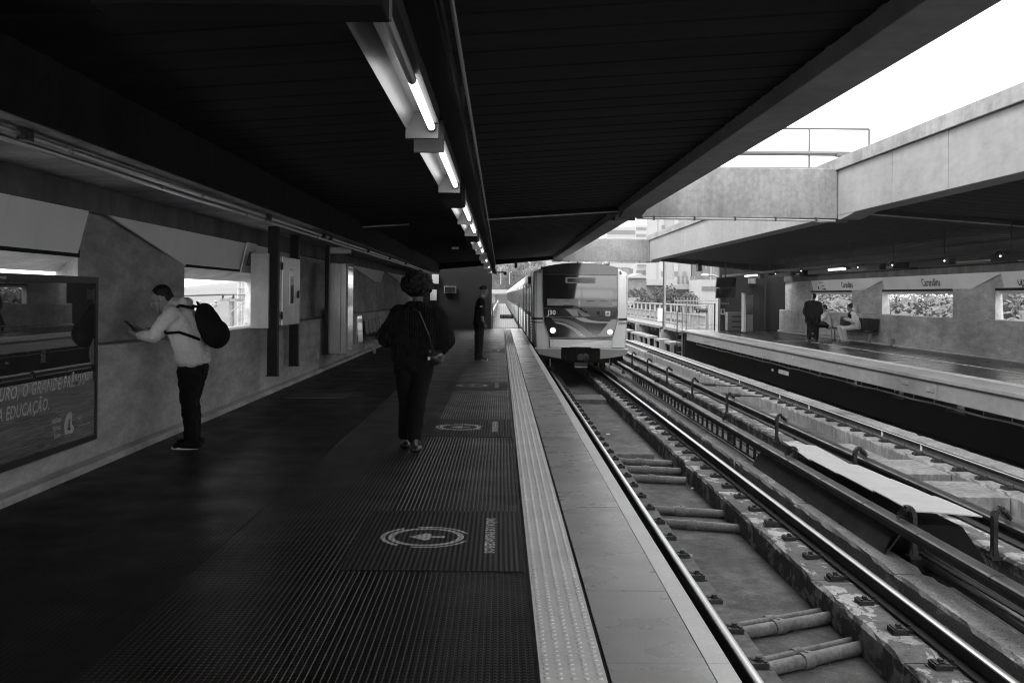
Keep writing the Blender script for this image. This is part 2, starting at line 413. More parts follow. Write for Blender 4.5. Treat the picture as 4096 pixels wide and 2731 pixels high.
for (x0, x1, z1, L, m_, yend, am) in ((1.43, 1.985, -1.09, 3.28, 'plinth_dull', 120, .006), (2.965, 3.55, -1.09, 2.2, 'plinth_concrete', 120, .012),
                             (3.74, 4.05, -1.03, 3.3, 'speckled_concrete', 120, .014), (5.22, 5.86, -1.09, 3.3, 'plinth_concrete', 60, .012),
                             (6.955, 7.46, -1.09, 3.3, 'plinth_pale', 120, .014), (7.55, 7.88, -.985, 4.4, 'plinth_pale', 60, .012)):
    vr = [plinth_mesh(x0, x1, z1, L, 100*x0+q, m_, amp=am) for q in range(3)]
    y = 3.1 if x0 < 5 else 6
    i = 0
    while y < 52:
        inst(vr[i % 3], 'plinth_block', bed, (0, y, 0)); y += L; i += 1
    MB().box(x0, x1, y, yend, -1.37, z1).build('plinth_block', m_, bed)
for i, (x0, x1, ya, yb, zt) in enumerate(((5.95, 6.60, 17.2, 19.2, -1.16), (6.2, 6.95, 15.75, 17.15, -1.13), (5.92, 6.18, 15.75, 17.15, -1.18), (6.15, 6.94, 13.9, 15.1, -1.12), (5.95, 6.6, 23.4, 24.2, -1.17),
                                       (2.0, 2.74, 18.1, 19.3, -1.22), (2.0, 2.9, 27.8, 29.2, -1.24))):
    MB().box(x0, x1, ya, yb, -1.37, zt).build('concrete_block', 'plinth_pale' if i < 5 else 'plinth_dull', bed, bevel=.012)
# drain in the pit floor
b = MB(); p = at(2760, 2155, 11.5); cx, cy_ = 2.09, 11.55
for (r0, r1, z0, z1) in ((.075, .10, -1.355, -1.35),):
    arc(cx, cy_, r0, r1, 0, 2*math.pi, z1, b, 24)
for k in range(6): b.box(cx-.075, cx+.075, cy_-.065+k*.024, cy_-.058+k*.024, -1.356, -1.352)
b.build('drain', 'grey_paint', bed)

# ------------------------------------------------------------------ running rails
def rail_prof(x, zt):
    h = .150
    return [(x-.075, zt-h), (x+.075, zt-h), (x+.075, zt-h+.012), (x+.012, zt-h+.03), (x+.010, zt-.045), (x+.034, zt-.036), (x+.036, zt-.014),
            (x+.030, zt-.006), (x+.016, zt-.0015), (x, zt), (x-.016, zt-.0015), (x-.030, zt-.006), (x-.036, zt-.014), (x-.034, zt-.036), (x-.010, zt-.045), (x-.012, zt-h+.03), (x-.075, zt-h+.012)]
ZR = -.92
b = MB()
b.box(-.062, .062, -.07, .07, 0, .036)
b.box(-.05, -.028, -.055, .055, .036, .046); b.box(.02, .05, -.05, .0, .036, .044)
b.tube([(0, .0, .036), (0, 0, .048)], .032, 12); b.tube([(0, 0, .048), (0, 0, .064)], .022, 6)
b.box(.066, .122, -.032, .032, -.0, .020); b.tube([(.09, 0, .02), (.09, 0, .034)], .018, 6); b.tube([(.09, 0, .034), (.09, 0, .062)], .010, 8)
b.prism([(-.08, -.085, -.012), (.17, -.085, -.012), (.17, .085, -.012), (-.08, .085, -.012)], (0, 0, .011))
clip = b.mesh('rail_clip', 'black_iron')
RL = {1.690: 'polished running rail beside the near platform edge', 3.362: 'bright running rail under the right wheels of the train',
      5.60: 'running rail hidden behind the far conductor rail', 7.27: 'running rail nearest the far platform'}
for k, (x, lab) in enumerate(RL.items()):
    t = thing('rail', lab, 'rail', (x, 2, -1.07), 'running rails of the two tracks')
    b = MB(); b.prof(rail_prof(x, ZR), -6, 228)
    for i, f in enumerate(b.f):
        zz = [b.v[q][2] for q in f]; 
        if min(zz) > ZR-.02 and len(f) == 4: b.mi[i] = 1
    b.build('rail_bar', ['rust', 'steel_rail'], t, smooth=True)
    side = 1 if k in (0, 2) else -1
    n = 56
    for i in range(n):
        y = 6.59+.7715*i if i else 6.59
        if y > 50: break
        o = inst(clip, 'rail_clip', t, (x+side*.185, y+random.uniform(-.01, .01), -1.088), rot=(0, 0, 0 if side < 0 else math.pi))
    if x == 7.27:
        b = MB()
        for yy in (12.6, 17.6, 19.4, 24, 26.5, 31): b.box(x-.045, x-.012, yy-.006, yy+.006, -1.04, -.945)
        b.build('bond_mark', 'white_paint', t)

# ------------------------------------------------------------------ conductor rails on gooseneck brackets
def goose(sgn):
    b = MB()     # post foot at origin, hook bends towards -x*sgn
    pts = [(0, 0, 0), (0, 0, .42), (-.012*sgn, 0, .47), (-.045*sgn, 0, .505), (-.085*sgn, 0, .50)]
    prev = None
    for i in range(len(pts)-1):
        p, q = V(pts[i]), V(pts[i+1]); d = (q-p).normalized(); nx = V((d.z, 0, -d.x))*.022
        b.prism([p-nx+V((0, -.04, 0)), p+nx+V((0, -.04, 0)), q+nx+V((0, -.04, 0)), q-nx+V((0, -.04, 0))], (0, .08, 0))
    b.box(-.055, .055, -.07, .07, 0, .03); b.prism([(-.05, -.02, .03), (.05, -.02, .03), (.02, -.02, .14), (-.02, -.02, .14)], (0, .04, 0))
    return b
def insul(sgn):
    b = MB(); c = V((-.085*sgn, 0, .47)); d = V((-.75*sgn, 0, -.66)).normalized()
    for i in range(4):
        p = c+d*(.005+.022*i); b.tube([p, p+d*.008], [.052-.003*i, .035], 12)
    b.tube([c-d*.02, c+d*.11], .022, 8); return b
for k, (x, sgn) in enumerate(((4.005, 1), (5.08, -1))):
    t = thing('conductor_rail', ['covered conductor rail on insulated hooks beside the train track', 'covered conductor rail on insulated hooks beside the far track'][k],
              'conductor rail', (x, 6, -1.03), 'covered conductor rails between the tracks')
    zt = -.655
    MB().prof([(x-.075, zt-.012), (x-.055, zt), (x+.055, zt), (x+.075, zt-.012), (x+.075, zt-.045), (x-.075, zt-.045)], 4, 110).build('cover', 'conductor_cover', t)
    MB().prof([(x-.060, zt-.047), (x+.060, zt-.047), (x+.052, zt-.10), (x+.025, zt-.13), (x-.025, zt-.13), (x-.052, zt-.10)], 4, 110).build('rail_bar', 'rust', t)
    b = MB()
    y = 5.3
    while y < 60:
        b.prof([(x-.079, zt-.012), (x-.057, zt+.004), (x+.057, zt+.004), (x+.079, zt-.012), (x+.079, zt-.05), (x-.079, zt-.05)], y, y+.045); y += 1.45
    b.build('joint_band', 'conductor_cover', t, kind='stuff')
    gm = goose(sgn).mesh('bracket', 'black_iron'); im = insul(sgn).mesh('insulator', 'black_iron', smooth=True)
    for i in range(13):
        y = 6.2+4.03*i
        o = inst(gm, 'bracket', t, (x+sgn*.135, y, -1.03)); s_ = inst(im, 'insulator', o, (x+sgn*.135, y, -1.03))
    if k == 0:
        # plates leaning under the rail
        for i in range(4):
            ya = 10.35+1.36*i; b = MB(); vs = []
            for j in range(6):
                u = j/5; X = 3.90+.20*u-.05*math.sin(u*math.pi); Z = -1.028+.27*u
                vs += [(X, ya+.01, Z), (X, ya+1.33, Z)]
            vs += [(q[0]+.015, q[1], q[2]-.012) for q in vs]
            b.add(vs, [(2*j, 2*j+1, 2*j+3, 2*j+2) for j in range(5)]+[(12+2*j, 14+2*j, 15+2*j, 13+2*j) for j in range(5)]+[(0, 10, 22, 12), (1, 13, 23, 11), (0, 12, 13, 1)])
            b.build('guard_plate', 'conductor_cover', t, smooth=True)
# cable rack under the first conductor rail
t = thing('cable_rack', 'black ladder rack standing under the conductor rail next to the train', 'cable rack', (4.1, 16, -1.03))
post = MB().box(4.06, 4.10, 0, .035, -1.03, -.80).mesh('rack_post', 'black_iron')
for i in range(34): inst(post, 'rack_post', t, (0, 15.9+.47*i, 0))
MB().box(4.055, 4.105, 15.7, 33, -.835, -.80).build('rack_beam', 'black_iron', t); MB().box(4.055, 4.105, 15.7, 33, -1.03, -1.005).build('rack_beam', 'black_iron', t)
b = MB()
for j, x in enumerate((4.27, 4.33, 4.40)):
    b.tube([(x+.02*math.sin(i*.8+j), 4+1.5*i, -1.0+.015*math.sin(i*1.3+j)) for i in range(26)], .02, 6)
b.build('cable', 'black_iron', origin=(4.3, 4, -1.0), smooth=True, label='three thin black cables running along the floor between the conductor rails', cat='cable')
b = MB(); b.tube([(4.25, 5.5, -1.15), (4.28, 8, -1.12), (4.35, 10, -1.14), (4.42, 12, -1.2)], .045, 8); b.tube([(4.42, 5.5, -1.2), (4.45, 8, -1.18), (4.55, 10, -1.22)], .04, 8)
b.build('cable', 'conductor_cover', origin=(4.3, 6, -1.2), smooth=True, label='thick dark cables beside the broken concrete strip at the lower right', cat='cable')
# white boards
pz = -.60
bc = [((4.13, 14.95), (4.62, 15.0), (4.70, 13.55), (4.13, 13.65)), ((4.13, 13.65), (4.76, 13.6), (4.80, 12.45), (4.13, 12.5)),
      ((4.12, 12.5), (4.78, 12.5), (4.83, 11.35), (4.12, 11.3)), ((4.12, 11.3), (4.83, 11.33), (4.86, 10.3), (4.10, 10.2))]
BL = ['pale board farthest back of the four between the conductor rails, curled up', 'second pale board from the back between the conductor rails',
      'pale board third from the back, overlapping the front one', 'front pale board with a dark open edge, nearest of the four']
for i, c in enumerate(bc):
    b = MB(); z0 = pz+.016*i; n = 6; vs = []
    for j in range(n+1):
        u = j/n
        A = V((*c[0], 0)).lerp(V((*c[3], 0)), u); B = V((*c[1], 0)).lerp(V((*c[2], 0)), u)
        for q in range(5):
            p = A.lerp(B, q/4); sag = .006*math.sin(math.pi*q/4)*(1 if i % 2 else -1)+.004*math.sin(math.pi*u)
            vs.append((p.x, p.y, z0-.07*(q/4)+sag+(.07*(1-u) if i == 0 else 0)))
    nb = len(vs); vs += [(v_[0], v_[1], v_[2]-.012) for v_ in vs]
    fs = []
    for j in range(n):
        for q in range(4):
            a_ = j*5+q; fs.append((a_, a_+1, a_+6, a_+5)); fs.append((nb+a_, nb+a_+5, nb+a_+6, nb+a_+1))
    for j in range(n):
        for q in (0, 4): a_ = j*5+q; fs.append((a_, a_+5, nb+a_+5, nb+a_))
    for q in range(4):
        for j in (0, n): a_ = j*5+q; fs.append((a_, a_+1, nb+a_+1, nb+a_))
    b.add(vs, fs); b.build('board', 'board_white', origin=(c[0][0], c[0][1], pz), smooth=True, label=BL[i], cat='board', group='pale boards lying between the conductor rails')
t = thing('cable_box', 'black open-ended box under the pale boards between the conductor rails', 'box', (4.5, 11, -1.3))
MB().prism([(4.16, 10.35, -1.35), (4.16, 10.35, -.72), (4.68, 10.35, -.74), (4.86, 10.35, -1.0), (5.05, 10.35, -1.35)], (0, 4.4, 0)).build('housing', 'black_matte', t)
# broken concrete strip at the lower right
MB().prism([(4.06, 5, -1.12), (4.06, 5, -1.04), (4.40, 5, -1.06), (4.42, 5, -1.12)], (0, 2.9, 0)).build('plinth_block', 'speckled_concrete', bed)

# pipes crossing the pit
def pipes(xa, ya, xb, yb, r, dy, rs, lab, g='pipe pairs across the pit of the near track'):
    t = thing('pipe_pair', lab, 'pipe', ((xa+xb)/2, (ya+yb)/2, -1.36), g)
    z = -1.355+r
    MB().tube([(xa, ya, z), (xb, yb, z)], r, 16).build('pipe', 'pipe_pvc', t, smooth=True)
    u = .45; cx, cy_ = xa+(xb-xa)*u, ya+(yb-ya)*u; d = V((xb-xa, yb-ya, 0)).normalized()
    c = V((cx, cy_, z)); MB().tube([c-d*.06, c-d*.055, c+d*.055, c+d*.06], [r, r+.012, r+.012, r], 16).build('collar', 'pipe_pvc', t, smooth=True)
    MB().box(cx-.012, cx+.012, cy_-.015, cy_+.015, z+r+.008, z+r+.02).build('lug', 'pipe_pvc', t)
    if rs:
        zz = -1.355+rs
        MB().tube([(xa, ya+dy, zz+.01), (xb, yb+dy, zz+.01)], rs, 12).build('pipe', 'pipe_pvc', t, smooth=True)
        c = V((cx-.02, cy_+dy, zz+.01)); MB().tube([c-d*.05, c-d*.045, c+d*.045, c+d*.05], [rs, rs+.009, rs+.009, rs], 12).build('collar', 'pipe_pvc', t, smooth=True)
pipes(1.95, 7.80, 3.02, 8.42, .055, .20, .034, 'pipe pair across the pit nearest the bottom edge of the photo')
pipes(1.95, 8.65, 3.02, 9.20, .055, .22, .034, 'second pipe pair across the pit, touching the cracked plinth')
pipes(1.95, 13.0, 3.0, 12.66, .055, .20, .03, 'pipe pair just beyond the round drain in the pit')
pipes(1.95, 13.8, 3.0, 13.5, .055, .20, .03, 'fourth pipe pair, behind the one by the drain')
pipes(1.95, 16.15, 2.9, 15.9, .06, .20, .02, 'pipe with a thin top pipe ending in a small block')
pipes(1.95, 16.98, 2.98, 16.75, .06, .20, .02, 'middle pipe of the far group of three')
pipes(1.95, 17.75, 2.98, 17.5, .06, .20, .02, 'farthest pipe of the three by the flat concrete cover')
for i, yy in enumerate((30.0, 26.9)):
    b = MB(); b.tube([(5.1, yy, -.95), (6.9, yy-.1, -1.03)], .018, 6); b.tube([(5.7, yy-.02, -.975), (6.3, yy-.07, -1.0)], .045, 8)
    b.build('bond_bar', 'black_iron', origin=(6, yy, -1), smooth=True, cat='cable bar', label=['far black bond bar lying across the far track', 'nearer black bond bar lying across the far track'][i])

# ------------------------------------------------------------------ far platform
PX = 8.60
plat2 = MB().box(PX+.60, 13.6, 4, 48, -.30, -.022).build('platform', 'floor_dark', kind='structure')
MB().box(PX+1.0, 13.0, 4, 47.9, -.0215, -.004).build('floor_sheet', 'floor_dark', plat2)
for (ya, yb) in ((4.2, 20.28), (20.31, 47.6)):
    MB().prof([(PX+.05, -.44), (PX+.35, -.44), (PX+.35, -.075), (PX+.05, -.075)], ya, yb).build('fascia_panel', 'fascia_concrete', plat2, bevel=.01)
cp = MB().prof([(PX, -.073), (PX+.70, -.073), (PX+.70, .0), (PX+.012, .0), (PX, -.01)], 0, 2.664).mesh('edge_slab', 'granite_far')
y = 4.2
while y < 47: inst(cp, 'edge_slab', plat2, (0, y, random.uniform(-.001, .001))); y += 2.67
t2 = tactile_mesh(16).mesh('tactile_tile', 'tactile', smooth=True)
y = 5
while y < 47: inst(t2, 'tactile_tile', plat2, (PX+.71, y, 0)); y += 16*TP
MB().box(11.0, 11.10, 5, 37, .0, .002).build('floor_line', 'line_paint', plat2)
MB().box(10.0, 11.10, 37, 37.1, .0, .002).build('floor_line', 'line_paint', plat2)
for i, (px, py, w_, h) in enumerate(((2830, 1363, .5, .09), (3138, 1489, 1.1, .12), (3093, 1479, .2, .07), (3176, 1431, .2, .07), (3362, 1470, .22, .07), (3624, 1528, .42, .08), (3725, 1557, .36, .09))):
    Y = (PX+.05)*4100/(px-2003); p = at(px, py, Y)
    MB().box(PX+.035, PX+.052, Y-w_/2, Y+w_/2, p.z-h/2, p.z+h/2).build('plate', 'galvanised', plat2)
t = thing('conduit', 'pale conduit hung from short rods below the far platform edge', 'conduit', (8.8, 20, -.56))
b = MB(); b.tube([(8.80, 4+1.05*i+(.5 if i % 2 else 0)*0, -.565+.012*math.sin(i*2.1)) for i in range(41)], .022, 6); b.build('pipe', 'galvanised', t, smooth=True)
hm = MB().box(-.008, .008, -.008, .008, -.13, 0).mesh('hanger', 'galvanised')
for i in range(40): inst(hm, 'hanger', t, (8.80, 5.0+1.05*i, -.44))
# wall below the far platform with its openings
b = MB(); edges = [4]
for yc in (10.9, 15.0, 19, 23, 27.0, 31.0, 35.0, 39.0, 43): edges += [yc-.55, yc+.55]
edges.append(48)
for i in range(0, len(edges), 2): b.box(12.0, 12.3, edges[i], edges[i+1], -2.3, -.3)
b.box(12.0, 12.3, 4, 48, -.62-.0, -.3); b.box(12.0, 12.3, 4, 48, -2.3, -1.45)
b = MB()
for i in range(0, len(edges), 2): b.box(12.0, 12.3, edges[i], edges[i+1], -1.44, -.9)
b.box(12.0, 12.3, 4, 48, -.9, -.30); b.box(12.0, 12.3, 4, 48, -2.3, -1.44)
b.box(8.66, 13.6, 48.05, 48.25, -2.4, -.31)
b.build('foundation_wall', 'void_dark', label='black foundation wall with small openings below the far platform', cat='wall', origin=(12, 20, -2.3))

for i, (px, py, s_) in enumerate(((2432, 1738, .05), (2580, 1813, .035), (2770, 1955, .03), (3150, 2010, .03))):
    p = at(px, py, 10); k = (EYE+1.355)/(EYE-p.z); q = V((p.x*k, p.y*k, -1.355))
    MB().prism([(q.x-s_, q.y, q.z), (q.x+s_*.6, q.y-s_*.4, q.z), (q.x+s_, q.y+s_, q.z+.01), (q.x-s_*.4, q.y+s_*.8, q.z+.012)], (0, 0, .012)).build('litter', 'white_print', origin=tuple(q), cat='litter',
        label=['scrap of white paper in the pit beyond the flat concrete cover', 'small white scrap by the three far pipes', 'tiny pale scrap between the two pipe groups in the pit', 'pale scrap beside the plinth right of the pit'][i])

rnd = random.Random(17); b = MB()
for i in range(900):
    u = rnd.random(); y = 6.2+30*u**1.6
    x = rnd.choice((rnd.uniform(2.0, 2.95), rnd.uniform(2.0, 2.95), rnd.uniform(3.0, 3.25), rnd.uniform(4.45, 5.2), rnd.uniform(5.9, 6.9), rnd.uniform(3.76, 4.02)))
    z = -1.36 if (2.0 < x < 2.96 or 4.05 < x < 5.2 or 5.88 < x < 6.93) else (-1.088 if x < 3.5 else -1.028)
    s_ = rnd.uniform(.004, .013); q = [V((x+rnd.uniform(-s_, s_), y+rnd.uniform(-s_, s_), z)) for _ in range(3)]
    b.add([(x-s_, y-s_*.6, z), (x+s_, y-s_*rnd.uniform(.2, 1), z), (x+s_*.3, y+s_, z), (x+rnd.uniform(-.4, .4)*s_, y, z+s_*1.1)], [(0, 1, 3), (1, 2, 3), (2, 0, 3), (0, 2, 1)])
b.build('debris', 'plinth_pale', kind='stuff')
b = MB(); b.tube([(3.62, 6+.8*i, -1.33+.012*math.sin(i*1.9)) for i in range(45)], .022, 6)
b.build('cable', 'black_iron', origin=(3.62, 6, -1.33), smooth=True, label='dark cable lying in the gutter right of the bright running rail', cat='cable')
b = MB(); b.tube([(5.98+.03*math.sin(i*.9), 8+.9*i, -1.34+.008*math.sin(i*1.9)) for i in range(34)], .018, 6); b.tube([(6.08+.04*math.sin(i*.7+1), 8+.9*i, -1.34) for i in range(34)], .014, 6)
b.build('cable', 'black_iron', origin=(6, 8, -1.34), smooth=True, label='two loose thin cables on the floor of the far track', cat='cable')
# ================================================================== SIDE WALLS
def side_wall(left):
    X = (lambda x: x) if left else mx
    lab = 'concrete side wall with %s window openings behind the %s' % (('deep', 'poster and the leaning man') if left else ('three wide', 'far platform bench'))
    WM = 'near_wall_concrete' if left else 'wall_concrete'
    t = thing('concrete_wall', lab, 'wall', (X(-3.8), 20, 0))
    fr = (lambda pts: [(X(x), y, z) for x, y, z in pts])
    wins = [(-3.1, 1.2), (5.2, 9.5), (12.7, 17.0)] if left else [(13.2, 19.0), (21.6, 27.6), (30.2, 35.8), (38.9, 44.0)]
    ya, yb = (-9, 48) if left else (4, 48)
    # parapet panels with joints
    L = 2.73; y = ya
    zs = 1.05 if left else 1.02
    while y < yb-.05:
        y2 = min(y+L, yb)
        b = MB(); j = random.uniform(-.003, .003)
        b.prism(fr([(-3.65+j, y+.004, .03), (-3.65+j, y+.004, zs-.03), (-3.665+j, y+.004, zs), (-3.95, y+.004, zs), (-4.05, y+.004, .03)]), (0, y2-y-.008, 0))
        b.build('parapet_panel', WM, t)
        y = y2
    MB().prism(fr([(-3.70, ya, 0), (-3.70, ya, zs-.02), (-4.0, ya, zs-.02), (-4.0, ya, 0)]), (0, yb-ya, 0)).build('core', 'void_dark', t)
    y = ya; i = 0
    while y < yb-.05:
        y2 = min(y+5.46, yb)
        MB().prism(fr([(-3.55, y+.003, -.022), (-3.575, y+.003, .05), (-3.66, y+.003, .075), (-3.66, y+.003, -.022)]), (0, y2-y-.006, 0)).build('skirting', WM, t)
        y = y2
    zh, zho = (1.87, 1.745) if left else (1.80, 1.72)
    for (n, f) in wins:
        MB().prism(fr([(-3.921, n, zs-.004), (-4.36, n, zs-.035), (-4.36, n, zs-.3), (-3.921, n, zs-.3)]), (0, f+.7-n, 0)).build('window_sill', WM, t)
        MB().prism(fr([(-3.921, n, zh), (-4.36, n, zho), (-4.36, n, 2.299), (-3.921, n, 2.299)]), (0, f+.7-n, 0)).build('window_head', WM, t)
        MB().prism(fr([(-3.915, n+.002, zh-.0), (-3.90, n+.002, zh+.0), (-3.90, n+.002, zh+.07), (-3.915, n+.002, zh+.07)]), (0, f-n-.01, 0)).build('drip_strip', 'black_matte', t)
    ends = [ya]+[q for w_ in wins for q in w_]+[yb]
    for i in range(0, len(ends), 2):
        a_, c_ = ends[i], ends[i+1]
        if c_-a_ < .05: continue
        s_ = 0 if i == 0 else .62
        z0, z1 = zs+.001, 2.298
        vs = fr([(-3.92, a_, z0), (-3.92, c_, z0), (-4.37, c_, z0), (-4.37, a_+s_*.75, z0), (-3.92, a_, z1), (-3.92, c_, z1), (-4.37, c_, z1), (-4.37, a_+s_, z1)])
        MB().add(vs, [(0, 1, 2, 3), (4, 5, 6, 7), (0, 1, 5, 4), (1, 2, 6, 5), (2, 3, 7, 6), (3, 0, 4, 7)]).build('pier', WM, t)
    # lower outer skin closing the wall below the sills
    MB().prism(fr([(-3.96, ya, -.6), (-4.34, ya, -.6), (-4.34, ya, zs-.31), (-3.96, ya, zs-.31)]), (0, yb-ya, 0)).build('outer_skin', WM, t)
    y = ya
    while y < yb-.05:
        y2 = min(y+2.73, yb)
        MB().prism(fr([(-3.845, y+.004, 2.30), (-3.845, y+.004, 2.559), (-4.38, y+.004, 2.559), (-4.38, y+.004, 2.30)]), (0, y2-y-.008, 0)).build('frieze_panel', 'frieze_concrete', t)
        y = y2
    MB().prism(fr([(-3.86, ya, 2.302), (-3.86, ya, 2.557), (-4.3, ya, 2.557), (-4.3, ya, 2.302)]), (0, yb-ya, 0)).build('core', 'void_dark', t)
    return t, X, wins
wl, XL, winsL = side_wall(True)
wr, XR, winsR = side_wall(False)

# sloping fascia boards above the windows
def sign_fascia(left, n, f, nt, label, joints=(), m_='panel_grey', zb=1.885, zt=2.295, cat='sign panel', group=None, ft=None):
    """board from near bottom n / near top nt to far end f"""
    X = (lambda x: x) if left else mx
    t = thing('sign_fascia', label, cat, (X(-3.9), f, zb), group)
    xb, xt = -3.905, -3.80
    ft = ft if ft is not None else f
    cuts = [None]+sorted(joints)+[None]
    def edge(y):     # outline at distance y: bottom z
        if y >= n: return zb
        return zb+(zt-zb)*(n-y)/max(n-nt, .01)
    def P(y, z, dx=0): u = (z-zb)/(zt-zb); return (X(xb+(xt-xb)*u+dx), y, z)
    stops = [nt]+sorted(list(joints)+([n] if n > nt+.05 else []))+[f]
    stops = sorted(set(stops))
    for i in range(len(stops)-1):
        a_, c_ = stops[i]+.003, stops[i+1]-.003
        if stops[i+1] == n and n not in joints: c_ = stops[i+1]+.0
        pts = [P(a_, edge(a_)), P(c_, edge(c_)), P(c_, zt), P(a_, zt)]
        if edge(a_) > zt-.02: pts = [P(c_, edge(c_)), P(c_, zt), P(a_, zt)]
        MB().prism(pts, (-.03 if left else .03, 0, 0)).build('board', m_, t)
    return t
s1 = sign_fascia(True, 5.2, 9.45, 2.0, 'blank grey board above the poster at the left edge', joints=(7.95,))
s2 = sign_fascia(True, 12.7, 17.0, 9.95, 'blank grey board with slanted near end above the window by the leaning man', joints=(12.1, 13.9, 15.2, 16.0))
MB().prism([(-3.868, 15.25, 1.86), (-3.868, 15.85, 1.86), (-3.768, 15.85, 2.31), (-3.768, 15.25, 2.31)], (-.02, 0, 0)).build('hose_door', 'panel_grey', s2)
b = MB().prism([(-3.836, 15.46, 1.97), (-3.836, 15.66, 1.97), (-3.79, 15.66, 2.18), (-3.79, 15.46, 2.18)], (-.012, 0, 0)).build('hose_label', 'panel_ink', s2)
b = MB()
for rr in (.075, .05, .025):
    n = 24
    for k in range(n):
        a0, a1 = 2*math.pi*k/n, 2*math.pi*(k+1)/n
        f_ = lambda a_, r_: (-3.811+.219*(math.sin(a_)*r_)+.002, 15.56+math.cos(a_)*r_, 2.075+math.sin(a_)*r_)
        b.add([f_(a0, rr), f_(a1, rr), f_(a1, rr-.010), f_(a0, rr-.010)], [(0, 1, 2, 3)])
b.build('hose_symbol', 'white_print', s2)
s3 = sign_fascia(True, 31.8, 33.4, 25.8, 'third sloping board from the camera along the near wall, beyond the cabinets', joints=(29.5,), zb=1.95)
s4 = sign_fascia(True, 40.2, 41.6, 34.2, 'small farthest sloping board on the near wall, left of the woman walking away', joints=(38,), zb=1.98)
rA = sign_fascia(False, 37.6, 43.6, 34.9, 'sloping white station name board above the bench and the standing man', zb=1.86, joints=(39.6, 41.6))
rB = sign_fascia(False, 29.0, 35.55, 26.9, 'middle sloping station name board on the far wall above the widest window', zb=1.86, joints=(27.9, 29.7, 31.6, 33.6))
rC = sign_fascia(False, 20.8, 27.1, 18.6, 'no-smoking notice board at the right edge on the far wall', zb=1.86, joints=(24.6,))
def wtext(s, size, yfar, z, t, **k):
    u = (z-1.86)/.435; x = 9.4-(-3.905+.105*u)-.006
    return text(s, size, (x, yfar, z), (0, -1, 0), (-.24, 0, 1), 'panel_ink', t, ext=.0015, **k)
wtext('Carandiru', .32, 39.9, 1.975, rA, bold=.004, xs=.98)
wtext('Área controlada', .075, 42.6, 2.19, rA); wtext('câmeras', .11, 42.35, 2.035, rA, bold=.002); wtext('de vigilância', .11, 42.35, 1.905, rA, bold=.002)
wtext('Carandiru', .34, 32.3, 1.965, rB, bold=.004, xs=.98)
wtext('É proibido fumar', .095, 25.55, 2.05, rC, bold=.002); wtext('neste local.', .095, 25.55, 1.955, rC, bold=.002); wtext('Smoking prohibited', .05, 25.55, 2.22, rC); wtext('in this area', .05, 25.55, 2.165, rC)
wtext('Lei estadual n. 13.541 de 07/05/2009', .04, 25.5, 1.905, rC)
def disc(cx, y, z, rr, t, m_='panel_ink', name='camera_symbol'):
    b = MB(); b.add([(cx-.24*0-.24*math.sin(2*math.pi*k/16)*rr, y+math.cos(2*math.pi*k/16)*rr, z+math.sin(2*math.pi*k/16)*rr) for k in range(16)], [tuple(range(16))]); return b.build(name, m_, t)
disc(9.4+3.905-.05-.008, 42.75, 1.99, .075, rA)
b = MB()
for (dy, dz) in ((0, 0), (-.16, -.04)):
    c = (13.305-.105*(2.02-1.86)/.435-.008, 26.2+dy, 2.03+dz)
    for k in range(4):
        q = [(c[0]+.24*0, c[1]+a_, c[2]+z_) for a_, z_ in ((.11, .02), (.0, .10), (-.11, -.02), (0, -.10))]
        p0, p1 = V(q[k]), V(q[(k+1) % 4]); b.tube([p0, p1], .010, 4)
b.build('emblem', 'panel_ink', rC)

# end walls of the platforms
t = thing('end_wall', 'dark end wall of the near platform behind the guard', 'wall', (-2, 48.2, 0))
MB().box(-4.3, -.42, 48.0, 48.3, -.5, 3.2).build('wall_panel', 'end_dark', t)
MB().box(-3.3, -3.0, 47.9, 47.99, 1.3, 1.8).build('notice', 'panel_grey', t)
p = at(1756, 1115, 47.6)
for (x0, x1, y0_, y1_, m_, nm) in ((1728, 1755, 1097, 1134, 'white_paint', 'fuse_box'), (1776, 1825, 1144, 1172, 'galvanised', 'screen_frame'), (1780, 1821, 1147, 1169, 'screen', 'screen')):
    a_, c_ = at(x0, y1_, 47.9), at(x1, y0_, 47.9); d = .10 if nm != 'screen' else .115
    MB().box(a_.x, c_.x, 47.95-d, 47.98, a_.z, c_.z).build(nm, m_, t)
t = thing('end_wall', 'black end wall of the far platform behind the hanging monitors', 'wall', (11, 48.2, 0))
MB().box(10.25, 13.7, 48.0, 48.3, -.5, 3.2).build('wall_panel', 'end_dark', t)
MB().box(12.35, 12.40, 47.85, 47.99, 0, 2.6).build('corner_post', 'black_iron', t)

